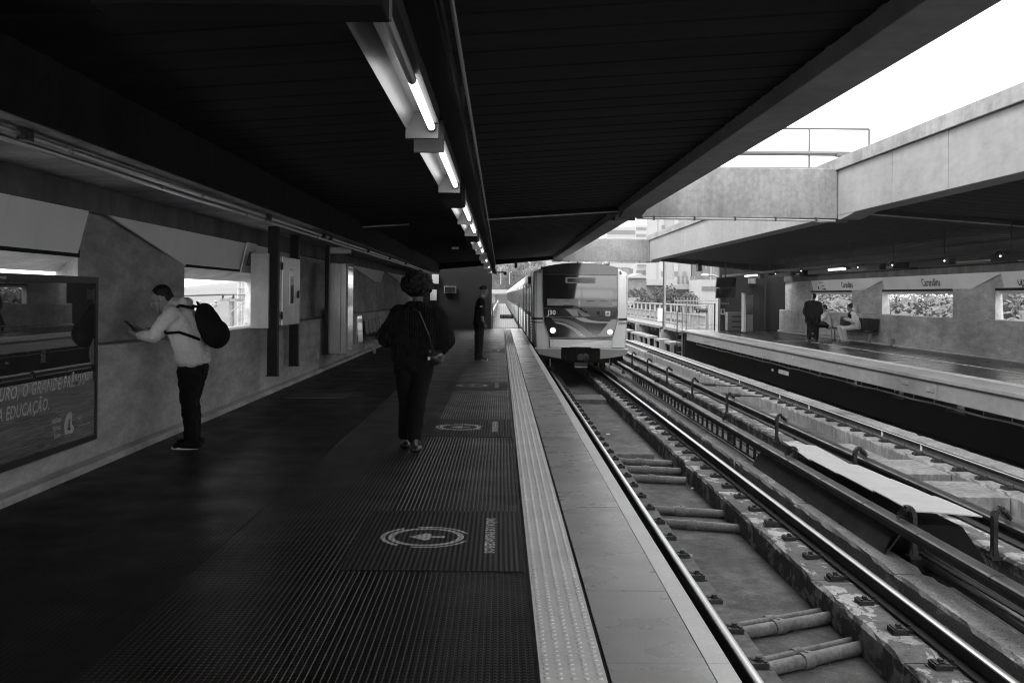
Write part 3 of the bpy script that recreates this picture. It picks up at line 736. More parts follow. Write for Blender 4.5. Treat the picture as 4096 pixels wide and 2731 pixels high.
# ================================================================== ROOFS
def ceil_z(x): return 2.99+.07*(x+2.78)
def roof(left):
    X = (lambda x: x) if left else mx
    name = 'ceiling'
    b = MB(); y = -9.0; step = .48; i = 0; ya = -9.0 if left else -9.0
    vs = []; fs = []
    rr_ = random.Random(4)
    while y < 46.4:
        step = rr_.choice((.42, .47, .5, .55))
        for (dy, dz) in ((0, 0), (.055, .0), (.075, -.008), (step-.075, -.008), (step-.055, 0)):
            for x in (-2.78, 2.4):
                vs.append((X(x), y+dy, ceil_z(x)+dz))
        y += step
    n = len(vs)//2
    b.add(vs, [(2*k, 2*k+1, 2*k+3, 2*k+2) for k in range(n-1)])
    for k in range(1): pass
    pr = [(X(-2.8), 4.06), (X(-2.8), ceil_z(-2.8)+.03), (X(2.4), ceil_z(2.4)+.03), (X(2.4), 4.06)]
    b.prof(pr, ya, 46.4)
    c = b.build(name, 'dark_concrete', kind='structure')
    # edge beam
    pr = [(X(2.32), 3.19), (X(2.74), 3.19), (X(2.74), 4.08), (X(2.32), 4.08)]
    segs = [(-9, 15.29), (15.31, 17.49), (17.51, 20.28), (20.31, 33), (33.02, 46.6)] if not left else [(-9, 20.28), (20.31, 46.6)]
    for (a_, c_) in segs:
        MB().prof(pr, a_, c_).build('edge_beam', 'fascia_concrete' if not left else 'pale_concrete', c, bevel=.008)
    y = -9.0
    while y < 46:
        y2 = min(y+5.4, 46.7)
        MB().prof([(X(2.2), 4.083), (X(2.80), 4.083), (X(2.80), 4.32), (X(2.2), 4.32)], y+.004, y2-.004).build('coping', 'stained_concrete', c, bevel=.01); y = y2
    for yb in (20.3, 46.0):      # haunches beside the cross beams
        for (s_, y_) in ((-1, yb), (1, yb+.62)):
            ys = y_+s_*1.0
            MB().prism([(X(2.325), y_, 3.188), (X(2.325), y_, 3.11), (X(2.325), y_+s_*.2, 3.11), (X(2.325), ys, 3.188)], (.41 if left else -.41, 0, 0)).build('haunch', 'fascia_concrete', c)
    # aisle beam and soffit
    MB().prof([(X(-2.78), 2.56), (X(-2.78), 3.3), (X(-4.38), 3.3), (X(-4.38), 2.56)], -9, 46.7).build('aisle_beam', 'dark_concrete', c)
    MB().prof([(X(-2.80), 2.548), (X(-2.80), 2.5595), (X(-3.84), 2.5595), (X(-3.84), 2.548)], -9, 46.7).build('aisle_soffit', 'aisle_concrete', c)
    MB().prism([(X(-2.779), 20.3, ceil_z(-2.78)-.12), (X(-2.779), 20.3, 3.3), (X(2.319), 20.3, 3.5), (X(2.319), 20.3, ceil_z(2.32)-.12)], (0, .5, 0)).build('transverse_beam', 'dark_concrete', c)
    MB().prism([(X(-4.3), 46.0, 2.56), (X(-4.3), 46.0, 3.6), (X(2.319), 46.0, 3.8), (X(2.319), 46.0, 3.19)], (0, .6, 0)).build('transverse_beam', 'dark_concrete', c)
    MB().box(min(X(-4.4), X(-2.9)), max(X(-4.4), X(-2.9)), -9, 46.5, 3.3, 4.05).build('roof_edge', 'dark_concrete', c)
    # ribs end against a light strip at the transverse beam
    MB().prism([(X(-2.75), 20.26, ceil_z(-2.75)-.125), (X(-2.75), 20.26, ceil_z(-2.75)-.10), (X(2.3), 20.26, ceil_z(2.3)-.10), (X(2.3), 20.26, ceil_z(2.3)-.125)], (0, .035, 0)).build('joint_strip', 'galvanised', c)
    return c
cl = roof(True); cr = roof(False)
for i, (yb, lab) in enumerate(((20.3, 'long pale concrete cross beam spanning the gap between the two roofs'), (46.0, 'farther weathered cross beam between the roofs above the train'))):
    t = thing('cross_beam', lab, 'concrete beam', (4.7, yb, 3.1))
    MB().box(2.745, 6.655, yb, yb+.6, 3.13, 4.12).build('beam', 'stained_concrete', t, bevel=.012)
    MB().tube([(2.8, yb-.04, 3.10), (4.7, yb-.04, 3.10), (6.6, yb-.04, 3.08)], .022, 6).build('cable_pipe', 'galvanised', t, smooth=True)
    b = MB()
    for q in range(5): b.box(3.0+q*.8, 3.03+q*.8, yb-.07, yb, 3.07, 3.15)
    b.build('clip', 'black_iron', t)
t = thing('handrail', 'grey pipe handrail standing on the nearer cross beam against the sky', 'railing', (5, 20.6, 4.12))
for z, x0, x1, r_ in ((4.96, .6, 7.38, .022), (4.46, .6, 7.0, .05), (4.15, 2.8, 6.9, .035)):
    MB().tube([(x0, 20.62, z), ((x0+x1)/2, 20.62, z), (x1, 20.62, z)], r_, 8).build('rail', 'rail_grey', t, smooth=True)
for x in (1.0, 3.6, 6.18, 7.38): MB().tube([(x, 20.62, 4.12 if 2.7 < x < 6.7 else 4.3), (x, 20.62, 4.96)], .022, 8).build('post', 'rail_grey', t, smooth=True)
MB().box(6.78, 6.90, 20.5, 20.66, 4.13, 4.45).build('valve', 'rail_grey', t); MB().box(6.72, 6.96, 20.48, 20.68, 4.40, 4.47).build('valve_flange', 'rail_grey', t)
b = MB(); b.tube([(2.9, 46.3, 4.16), (6.5, 46.3, 4.16)], .03, 6); b.build('pipe', 'galvanised', origin=(4.7, 46.3, 4.16), label='thin pipe lying on top of the farther cross beam', cat='pipe')

# conduits under the aisle soffit
t = thing('conduit', 'pair of shiny conduits running under the low ceiling along the left aisle', 'conduit', (-2.95, 10, 2.5))
for x, z, r_ in ((-2.96, 2.515, .022), (-3.10, 2.505, .022)):
    b = MB(); b.tube([(x, -2+2*i, z+.003*math.sin(i*2.3+x*9)) for i in range(25)], r_, 8); b.build('pipe', 'conduit_metal', t, smooth=True)
cb = MB().box(-.03, .03, -.05, .05, -.045, .045).mesh('junction_box', 'black_iron'); cl_ = MB().tube([(0, -.03, 0), (0, .03, 0)], .030, 8).mesh('coupling', 'galvanised')
for yy, x in ((7.0, -2.96), (9.3, -3.10), (10.1, -2.96), (12.4, -3.1), (13.0, -2.96), (13.4, -3.1), (17.1, -2.96), (17.2, -3.1), (19.7, -2.96), (23, -3.1), (26, -2.96), (30, -3.1)):
    inst(cl_, 'coupling', t, (x, yy, 2.512))
for yy in (6.3, 12.9, 16.9, 17.6, 22.6, 27, 31.5): inst(cb, 'junction_box', t, (-2.93, yy, 2.52))
t = thing('conduit', 'thin conduit running along the far side aisle beam above the lamps', 'conduit', (12.2, 20, 2.5))
MB().tube([(mx(-2.9), 6, 2.5), (mx(-2.9), 46, 2.5)], .02, 6).build('pipe', 'black_iron', t)

# ================================================================== FLUORESCENT STRIP LIGHTS
def strip_light(y, label, x0=-.41, flip=False, dead=False, lit=True, tm='tube_lit', tube_z=None, group='fluorescent strip lights over the near platform'):
    t = thing('strip_light', label, 'strip light', (x0, y, 2.42), group)
    s = -1 if not flip else 1
    L = 2.25
    P = lambda x, z: (x0+s*x, z)
    MB().prof([P(.085, 2.405), P(.088, 2.41), P(.045, 2.50), P(-.03, 2.525), P(-.03, 2.52), P(.042, 2.493)], y, y+L).build('reflector', 'reflector', t)
    MB().prof([P(-.03, 2.44), P(-.085, 2.43), P(-.085, 2.56), P(-.03, 2.56)], y, y+L).build('housing', 'black_iron', t)
    for yy in (y-.04, y+L):
        MB().prof([P(.09, 2.36), P(.09, 2.43), P(.05, 2.52), P(-.08, 2.54), P(-.08, 2.36)], yy, yy+.04).build('end_cap', 'reflector', t)
        MB().box(x0+s*(-.066), x0+s*(-.014), yy-.008 if yy > y else yy+.04, yy if yy > y else yy+.048, 2.385, 2.47).build('lamp_holder', 'black_paint', t) if False else None
    x = x0+s*(-.045+.0); z = tube_z or 2.415
    if dead:
        MB().tube([(x, y+.0, z), (x, y+1.08, z)], .019, 10).build('tube', 'tube_dead', t, smooth=True, label='unlit grey tube')
        MB().tube([(x, y+1.1, z), (x, y+L, z)], .019, 10).build('tube', 'tube_lit', t, smooth=True)
    else:
        MB().tube([(x, y+.01, z), (x, y+L-.01, z)], .019, 10).build('tube', tm if lit else 'tube_dead', t, smooth=True)
    bx = MB().tube([(x, y+L-.03, z), (x, y+L-.005, z)], .027, 10).build('lamp_holder', 'black_paint', t)
    return t
LL = ['strip light nearest the camera, its front tube dead and its rear tube lit', 'second strip light from the hanging black sign, one long lit tube',
      'third strip light in the row, just past the hanging black ballast box', 'fourth strip light in the row toward the end wall',
      'fifth strip light in the row, small', 'sixth strip light in the row, small', 'seventh strip light, near the end wall', 'eighth strip light, second from the end', 'last strip light over the guard, a tiny bright dot']
for i, y in enumerate((3.05, 5.85, 9.45, 11.75, 15.6, 18.0, 23.5, 29.0, 35.5)):
    strip_light(y, LL[i], dead=(i == 0))
t = thing('lighting_rail', 'black channel with cables carrying the strip lights over the near platform', 'lighting rail', (-.28, 20, 2.5))
MB().box(-.322, -.225, -2, 46, 2.50, 2.60).build('channel', 'black_matte', t)
MB().tube([(-.20, -2, 2.47), (-.20, 22, 2.465), (-.20, 46, 2.47)], .012, 6).build('cable', 'black_matte', t); MB().tube([(-.17, -2, 2.52), (-.17, 46, 2.52)], .009, 6).build('cable', 'grey_paint', t)
hg = MB().box(-.01, .01, -.01, .01, 0, .68).mesh('hanger', 'black_iron')
for i in range(16): inst(hg, 'hanger', t, (-.27, 1+3*i, 2.58))
for i, (y, l) in enumerate(((8.35, 'black ballast box hanging between the second and third strip lights'), (14.2, 'black ballast box farther along the row of strip lights'))):
    MB().box(-.50, -.33, y, y+.85, 2.33, 2.56).build('ballast_box', 'black_matte', origin=(-.41, y, 2.33), bevel=.006, label=l, cat='ballast box')
t = thing('hanging_sign', 'black hanging sign box seen from behind at the top edge of the photo', 'hanging sign', (-.6, 3.0, 2.35))
MB().box(-1.15, -.335, 2.85, 3.03, 2.352, 2.85).build('sign_box', 'black_matte', t, bevel=.006)
for x in (-1.0, -.5): MB().box(x-.012, x+.012, 2.93, 2.955, 2.85, 3.2).build('hanger', 'black_matte', t)
t = thing('hanging_sign', 'wide black hanging sign box high above the walking woman', 'hanging sign', (-1.4, 21.5, 2.55))
a_, c_ = at(1636, 1000, 19.5), at(1868, 880, 19.5)
MB().box(a_.x, c_.x, 19.4, 19.6, a_.z, c_.z).build('sign_box', 'black_matte', t, bevel=.01)
for x in (a_.x+.2, c_.x-.2): MB().box(x-.015, x+.015, 19.48, 19.52, c_.z, c_.z+.4).build('hanger', 'black_matte', t)
p = at(1820, 992, 19.38); MB().box(p.x-.06, p.x+.07, 19.375, 19.398, p.z-.02, p.z+.02).build('label', 'white_paint', t)
t = thing('hanging_sign', 'grey hanging sign box end beside the tall silver cabinet', 'hanging sign', (-3.2, 21.8, 2.6))
a_, c_ = at(1322, 1013, 21.8), at(1408, 961, 21.8)
MB().box(a_.x, c_.x, 21.75, 21.95, a_.z, c_.z).build('sign_box', 'panel_grey', t, bevel=.008); MB().box(c_.x, c_.x+.02, 21.74, 21.96, a_.z-.02, c_.z+.02).build('end_frame', 'black_iron', t)
for i, (px, py, Y) in enumerate(((2016, 1089, 46), (2064, 1054, 45.9))):
    p = at(px, py, Y)
    t = thing('camera_bracket', ['horizontal black camera bracket beyond the last strip light', 'small black camera hanging from the roof end left of the train'][i], 'camera', tuple(p))
    if i == 0: MB().tube([p-V((.6, 0, 0)), p+V((.1, 0, 0))], .03, 6).build('arm', 'black_iron', t); MB().box(p.x-.02, p.x+.12, Y-.1, Y+.1, p.z-.12, p.z).build('camera_body', 'black_iron', t)
    else: MB().tube([p+V((0, 0, .05)), p+V((0, 0, .35))], .035, 6).build('arm', 'black_iron', t); MB().box(p.x-.07, p.x+.06, Y-.25, Y+.1, p.z-.2, p.z+.1).build('camera_body', 'black_iron', t, bevel=.02)
p = at(2426, 1055, 45.8)
t = thing('signal_lamp', 'round lamp housing hanging from the farther cross beam above the train roof', 'lamp', tuple(p))
MB().tube([p+V((0, 0, .12)), p+V((0, 0, 0)), p-V((0, 0, .12))], [.14, .16, .08], 10).build('housing', 'galvanised', t)
p = at(2795, 1065, 45.5)
t = thing('camera_bracket', 'black camera on a stub under the end of the far roof', 'camera', tuple(p))
MB().tube([p+V((0, 0, .1)), p+V((0, 0, .5))], .05, 6).build('arm', 'black_iron', t); MB().box(p.x-.09, p.x+.09, 45.2, 45.7, p.z-.22, p.z+.12).build('camera_body', 'black_iron', t, bevel=.02)

FL = ['hooded strip light over the far platform at the right edge of the photo', 'hooded strip light left of the one at the right edge, far row', 'hooded strip light over the right end of the middle name board', 'hooded strip light over the left end of the middle name board',
      'hooded strip light between the two name boards, far row', 'hooded strip light over the bench name board', 'hooded strip light near the end of the far row']
for i, y in enumerate((15.5, 19.0, 23.2, 27.4, 31.6, 35.8, 40.0)):
    t = thing('strip_light', FL[i], 'strip light', (10.2, y, 2.42), 'hooded strip lights over the far platform')
    MB().prof([(10.12, 2.33), (10.13, 2.33), (10.13, 2.50), (10.30, 2.50), (10.30, 2.51), (10.12, 2.51)], y, y+2.2).build('hood', 'black_iron', t)
    MB().tube([(10.20, y+.02, 2.44), (10.20, y+2.18, 2.44)], .019, 8).build('tube', 'tube_far', t, smooth=True)
    for yy in (y, y+2.17): MB().box(10.135, 10.29, yy, yy+.03, 2.34, 2.495).build('end_cap', 'black_iron', t)
# far row: small glowing dots on a dark rail, standing in for tube ends
t = thing('lighting_rail', 'black lamp rail under the far roof above the station name boards', 'lighting rail', (9.9, 25, 2.5))
MB().box(9.92, 10.0, 6, 46, 2.47, 2.56).build('channel', 'black_iron', t)
for i in range(13): inst(hg, 'hanger', t, (9.95, 8+3*i, 2.56))
DL = ['glowing tube-end dot at the right edge on the far lamp rail', 'glowing tube-end dot above the slanted end of the middle name board', 'glowing tube-end dot left of the dark box above the middle name board',
      'glowing tube-end dot above the gap between the two station name boards', 'glowing tube-end dot close to the long lit tube over the far platform', 'glowing tube-end dot near the hanging monitors']
for i, (px, py) in enumerate(((3997, 1024), (3774, 1043), (3566, 1060), (3428, 1069), (3202, 1083), (3100, 1095))):
    Y = 9.8*4100/(px-2003); p = at(px, py, Y)
    t = thing('tube_end_dot', DL[i], 'lamp', tuple(p), 'glowing tube-end dots along the far lamp rail')
    MB().tube([p+V((.02, .0, 0)), p+V((.06, .14, .04))], [.05, .065], 10).build('housing', 'black_iron', t)
    MB().ell(p+V((.015, -.01, 0)), (.018, .018, .018), 10, 6).build('glow_dot', 'lamp_lit', t, smooth=True)
    MB().tube([p+V((.05, .1, .03)), V((9.95, Y+.1, 2.48))], .012, 6).build('arm', 'galvanised', t)
for (xa, ya, xb, yb, lb) in ((3315, 1079, 3380, 1075, 'lit tube over the far platform above the standing man'), (2980, 1104, 3028, 1100, 'lit tube above the far end of the far platform')):
    A = at(xa, ya, 9.8*4100/(xa-2003)); B = at(xb, yb, 9.8*4100/(xb-2003))
    t = thing('strip_light', lb, 'strip light', tuple(A)); MB().tube([A, B], .03, 8).build('tube', 'lamp_lit', t, smooth=True)
    MB().tube([A+V((.06, -.2, .06)), B+V((.06, .2, .06))], .04, 6).build('housing', 'black_iron', t)
for i, (px, py) in enumerate(((3590, 1058), (4060, 1025), (3210, 1095))):
    Y = 10.2*4100/(px-2003); p = at(px, py, Y)
    MB().box(p.x-.05, p.x+.45, Y-.2, Y+.2, p.z-.10, p.z+.16).build('ballast_box', 'black_matte', origin=tuple(p), label=['black box on the far lamp rail above the middle name board', 'black box on the far lamp rail in the right corner', 'black box on the far lamp rail above the left name board'][i], cat='ballast box')

# ================================================================== LEFT WALL FITTINGS
t = thing('poster_case', 'large glossy framed advertising poster on the wall at the left edge', 'poster', (-3.58, 7.2, .25))
XP = -3.50
yA, yB, zA, zB = 5.35, 8.92, .275, 1.68
MB().box(XP-.14, XP-.02, yA, yB, zA, zB).build('case', 'black_paint', t)
MB().box(XP-.019, XP-.008, yA+.05, yB-.05, zA+.05, zB-.06).build('poster', 'poster_print', t)
for (a_, c_, d, e_) in ((yA, yB, zB-.055, zB), (yA, yB, zA, zA+.05), (yA, yA+.05, zA+.05, zB-.055), (yB-.05, yB, zA+.05, zB-.055)):
    MB().box(XP-.019, XP+.0, a_, c_, d, e_).build('frame', 'black_paint', t)
xt = XP-.0055
MB().box(XP-.0079, XP-.0068, yA+.051, yB-.051, zA+.051, .86).build('poster_foot', 'poster_water', t)
def ptext(s, size, y, z, **k): return text(s, size, (xt, y, z), (0, 1, 0), (0, 0, 1), 'white_print', t, ext=.0004, **k)
mat('poster_ink', .42, .5, layers=[(14, 4, .6, 1.2)]); M['white_print2'] = M['poster_ink']
def pt2(s, size, y, z, **k): return text(s, size, (xt, y, z), (0, 1, 0), (0, 0, 1), 'poster_ink', t, ext=.0004, **k)
pt2('FUTURO, O GRANDE PRÊMIO', .135, 6.93, .775, xs=.91, shear=.25, bold=.001, sp=1.08)
pt2('É A EDUCAÇÃO.', .135, 7.05, .635, xs=.86, shear=.25, bold=.001, sp=1.08)
pt2('Instituto', .062, 8.02, .515, shear=.2, xs=.85); pt2('Ayrton', .062, 8.04, .455, shear=.2, xs=.85); pt2('Senna', .062, 8.06, .395, shear=.2, xs=.85)
pt2('Apoio', .03, 8.53, .49); pt2('www.institutoayrtonsenna.org', .02, 8.53, .43)
b = MB(); yz = [(8.27, .40), (8.25, .47), (8.28, .53), (8.33, .57), (8.39, .57), (8.41, .53), (8.40, .47), (8.44, .44), (8.44, .41), (8.41, .395)]
inner = [(8.31, .435), (8.33, .47), (8.33, .50), (8.35, .52), (8.37, .51), (8.37, .46), (8.38, .44), (8.38, .43), (8.37, .425), (8.36, .42)]
b.add([(xt, y_, z_) for y_, z_ in yz+inner], [(i, (i+1) % 10, 10+(i+1) % 10, 10+i) for i in range(10)]); b.build('logo', 'poster_ink', t)
text('JCDecaux', .038, (XP+.0012, 7.10, zB-.042), (0, 1, 0), (0, 0, 1), 'panel_grey', t, ext=.0003, name='maker_lettering')
# water ripples at the foot of the poster: printed lines
b = MB()
rnd = random.Random(3)
for i in range(30):
    z = .345+.0125*i; ph = rnd.uniform(0, 6)
    pts = [(5.5+.12*k, z+.006*math.sin(k*.9+ph)+.004*math.sin(k*2.3+ph*2)) for k in range(29)]
    for k in range(28):
        if rnd.random() < .75-.018*i: b.add([(xt-.0008, pts[k][0], pts[k][1]), (xt-.0008, pts[k+1][0], pts[k+1][1]), (xt-.0008, pts[k+1][0], pts[k+1][1]+.0028), (xt-.0008, pts[k][0], pts[k][1]+.0028)], [(0, 1, 2, 3)])
b.build('printed_ripples', 'ripple_ink', t, kind='stuff')

def hpost(x, y, label, w_=.075):
    t = thing('hanging_post', label, 'post', (x, y, .33), 'black steel posts hanging from the beam along the left wall')
    b = MB(); b.box(x-w_, x+w_, y-.012, y+.012, .335, 3.0); b.box(x-w_, x-w_+.015, y+.012, y+.12, .335, 3.0); b.box(x+w_-.015, x+w_, y+.012, y+.12, .335, 3.0)
    b.build('channel', 'pole_black', t); MB().box(x-.09, x+.09, y-.02, y+.13, .325, .335).build('foot_plate', 'pole_black', t)
hpost(-3.38, 15.2, 'nearest black post, in front of the silver door cabinet'); hpost(-3.50, 17.35, 'black post behind the silver door cabinet'); hpost(-3.52, 20.75, 'black post beside the tall grey cabinet', .04)
t = thing('hose_cabinet', 'brushed steel wall cabinet with a narrow glazed slot and handle between black posts', 'cabinet', (-3.5, 16.3, 1.05))
MB().box(-3.66, -3.42, 15.24, 17.3, 1.06, 2.12).build('case', 'steel_brushed', t, bevel=.008)
MB().box(-3.418, -3.395, 15.95, 17.32, 1.05, 2.13).build('door', 'steel_brushed', t, bevel=.006)
d_ = MB().box(-3.394, -3.388, 16.45, 16.80, 1.36, 1.86).build('slot_frame', 'steel_brushed', t); MB().box(-3.389, -3.384, 16.50, 16.75, 1.39, 1.83).build('slot_glass', 'glass_dark', d_)
MB().box(-3.394, -3.375, 17.12, 17.2, 1.48, 1.60).build('handle', 'black_iron', t); 
for z in (1.15, 1.92): MB().tube([(-3.40, 15.94, z), (-3.40, 15.94, z+.12)], .016, 8).build('hinge', 'black_iron', t)
text('EXTINTOR', .035, (-3.393, 16.52, 1.93), (0, 1, 0), (0, 0, 1), 'panel_ink', t, ext=.0003)
MB().box(-3.66, -3.40, 15.0, 15.06, 1.04, 2.14).build('side_frame', 'galvanised', t)
t = thing('tall_cabinet', 'tall grey metal information cabinet mounted on the wall past the black posts', 'cabinet', (-3.3, 21, .33))
MB().box(-3.50, -3.16, 20.95, 21.75, .33, 2.18).build('case', 'steel_brushed', t, bevel=.01)
MB().box(-3.158, -3.13, 20.93, 21.77, .32, 2.19).build('side_frame', 'galvanised', t, bevel=.006); MB().box(-3.129, -3.126, 20.99, 21.71, .38, 2.12).build('side_glass', 'glass_dark', t)
MB().box(-3.27, -3.262, 20.938, 20.95, .36, 2.15).build('seam', 'train_seam', t); MB().box(-3.265, -3.245, 20.925, 20.95, 1.22, 1.27).build('latch', 'galvanised', t)
t = thing('wall_desk', 'slant-topped grey wall box right beside the tall grey cabinet', 'wall box', (-3.4, 23, .4))
MB().prism([(-3.65, 22.3, .42), (-3.12, 22.3, .46), (-3.14, 22.3, 1.12), (-3.65, 22.3, 1.28)], (0, .9, 0)).build('case', 'galvanised', t, bevel=.01)
MB().prism([(-3.112, 22.36, .50), (-3.107, 22.36, .50), (-3.127, 22.36, 1.07), (-3.132, 22.36, 1.07)], (0, .78, 0)).build('front_glass', 'glass_dark', t)
MB().box(-3.6, -3.2, 22.29, 22.299, .5, 1.1).build('side_panel', 'grey_paint', t)
MB().box(-3.64, -3.62, 20.35, 20.42, .25, .38).build('socket', 'white_paint', origin=(-3.63, 20.4, .3), label='small white socket low on the wall left of the tall grey cabinet', cat='socket')

def bench(X, ya, yb, label, nseat, m_='black_paint'):
    t = thing('bench', label, 'bench', (X(-3.3), (ya+yb)/2, 0))
    MB().box(min(X(-3.35), X(-3.31)), max(X(-3.35), X(-3.31)), ya, yb, .36, .40).build('beam', 'black_iron', t)
    for i in range(nseat):
        y = ya+(yb-ya)*(i+.5)/nseat; h = (yb-ya)/nseat*.44
        b = MB(); pr = [(-3.10, .43), (-3.14, .45), (-3.50, .43), (-3.58, .50), (-3.62, .86), (-3.59, .86), (-3.55, .51), (-3.49, .455), (-3.14, .475), (-3.09, .455)]
        b.prof([(X(x), z) for x, z in pr], y-h, y+h); b.build('seat', m_, t, bevel=.006)
    for y in (ya+.15, yb-.15): MB().prism([(X(-3.36), y-.03, 0), (X(-3.30), y-.03, 0), (X(-3.31), y-.03, .37), (X(-3.35), y-.03, .37)], (0, .06, 0)).build('leg', 'galvanised', t)
    return t
bench(XL, 27.0, 31.0, 'dark bench of bucket seats at the wall left of the walking woman', 5)
bench(XR, 35.2, 39.2, 'dark bench on the far platform where two people sit', 5, 'black_matte')
MB().tube([(mx(-3.66)+.0, 34.0, .1), (mx(-3.6), 46.5, .1)], .015, 6).build('floor_pipe', 'galvanised', origin=(12.98, 40, .1), label='thin pipe along the foot of the far wall behind the bench', cat='pipe')
MB().box(12.88, 13.02, 33.85, 34.05, .02, .24).build('floor_box', 'galvanised', origin=(12.95, 33.9, 0), label='small box at the foot of the far wall right of the bench', cat='box', bevel=.01)
p = at(3379, 1239, 37.6)
MB().tube([(13.25, 38.3, 1.03), (13.25, 38.3, 1.28)], [.10, .105], 16).build('white_cup', 'white_print', origin=(13.25, 38.3, 1.02), label='white tub standing on the far window ledge next to the seated woman', cat='tub')

# ================================================================== FITTINGS AT THE FAR PLATFORM END
def pbox(t, px0, px1, py0, py1, Y, d, m_, name, bevel=0, **k):
    a_, c_ = at(px0, py1, Y), at(px1, py0, Y)
    return MB().box(a_.x, c_.x, Y, Y+d, a_.z, c_.z).build(name, m_, t, bevel=bevel, **k)
for i, (x0, x1, ya, yb, lab) in enumerate(((2864, 2946, 1110, 1149, 'upper tilted monitor hanging at the end of the far platform'), (2864, 2946, 1152, 1192, 'lower monitor with reflections hanging at the end of the far platform'))):
    t = thing('monitor', lab, 'monitor', tuple(at(2905, (ya+yb)/2, 43)))
    a_, c_ = at(x0, yb, 43), at(x1, ya, 43); k = .12 if i == 0 else -.05
    MB().prism([(a_.x, 43, a_.z), (c_.x, 43.1, a_.z+k*0), (c_.x, 43.1-k, c_.z), (a_.x+.02, 43-k, c_.z)], (0, .18, 0)).build('case', 'black_paint', t, bevel=.015)
    MB().prism([(a_.x+.04, 42.985, a_.z+.03), (c_.x-.04, 43.085, a_.z+.03), (c_.x-.04, 43.085-k, c_.z-.03), (a_.x+.05, 42.985-k, c_.z-.03)], (0, .01, 0)).build('screen', 'mirror_screen', t)
    MB().tube([((a_.x+c_.x)/2, 43.2, c_.z-.05), ((a_.x+c_.x)/2, 43.2, 3.1)], .02, 6).build('hanger', 'black_iron', t)
t = thing('notice_column', 'narrow black notice column with a safety pictogram at the far platform end', 'sign', tuple(at(2890, 1320, 46)))
pbox(t, 2880, 2902, 1190, 1323, 46, .3, 'black_paint', 'column')
pbox(t, 2882, 2900, 1235, 1258, 45.985, .01, 'white_paint', 'pictogram_plate'); pbox(t, 2887, 2895, 1238, 1252, 45.975, .008, 'panel_ink', 'pictogram')
p = at(2884, 1217, 45.98); text('CDU-1', .12, tuple(p), (1, 0, 0), (0, 0, 1), 'panel_grey', t, ext=.001)
t = thing('louvred_cabinet', 'low grey cabinet with three dark vent slots against the black end wall', 'cabinet', tuple(at(2940, 1322, 47)))
pbox(t, 2910, 2974, 1249, 1321, 47, .5, 'grey_paint', 'case', bevel=.01)
for yy in (1263, 1283, 1304): pbox(t, 2927, 2972, yy, yy+5, 46.985, .02, 'panel_ink', 'vent_slot')
t = thing('ticket_validator', 'slim upright information totem with pale edge and dark screen on the far platform', 'totem', tuple(at(2992, 1327, 44.5)))
pbox(t, 2976, 2985, 1172, 1327, 44.5, .5, 'panel_grey', 'edge_post'); pbox(t, 2986, 3012, 1180, 1325, 44.6, .4, 'grey_paint', 'body'); pbox(t, 2987, 3011, 1220, 1256, 44.585, .02, 'screen', 'screen')
pbox(t, 2975, 2986, 1171, 1176, 44.48, .5, 'galvanised', 'cap')
t = thing('fuse_box', 'small grey junction box high on the black end wall of the far platform', 'fuse box', tuple(at(3008, 1120, 47.8)))
pbox(t, 2995, 3022, 1107, 1134, 47.8, .18, 'galvanised', 'case', bevel=.01); pbox(t, 3018, 3020, 1118, 1121, 47.78, .02, 'panel_ink', 'lock')
# ================================================================== TRAIN
TX, TY = 2.545, 32.5
train = thing('metro_train', 'long grey metro train numbered J30 arriving beside the near platform with headlights on', 'train', (TX, TY, -.92))
def yf(u, z): return TY+.022*u*u+.125*max(z-.25, 0)
def FP(x, y):      # train front drawing units -> (u, z)
    return ((x-1066)*.00278, 1.55+(669-y)*.00278)
# outline of the body cross section (u, z)
body = [(-1.44, -.07), (-1.50, .5), (-1.53, 1.0), (-1.53, 2.30), (-1.50, 2.36), (-1.22, 2.47), (-.7, 2.575), (0, 2.63), (.7, 2.575), (1.22, 2.47), (1.50, 2.33), (1.53, 2.27), (1.53, 1.0), (1.50, .5), (1.46, -.07)]
nb = len(body)
b = MB()
rings = [(TY+.42, 1.0), (TY+.16, .985), (TY+.075, .955), (TY+.045, .90)]
vs = []
for (yy, s_) in rings:
    for (u, z) in body:
        zz = z if z < 0 else z
        vs.append((TX+u*s_, yy+.125*max(z-.25, 0), -.07+(z+.07)*(.5+.5*s_) if z > 0 else z))
fs = []
for i in range(len(rings)-1):
    for k in range(nb): fs.append((i*nb+k, i*nb+(k+1) % nb, (i+1)*nb+(k+1) % nb, (i+1)*nb+k))
fs.append(tuple((len(rings)-1)*nb+k for k in range(nb)))
b.add(vs, fs); nose = b.build('cab_nose', 'train_grey', train, smooth=True)
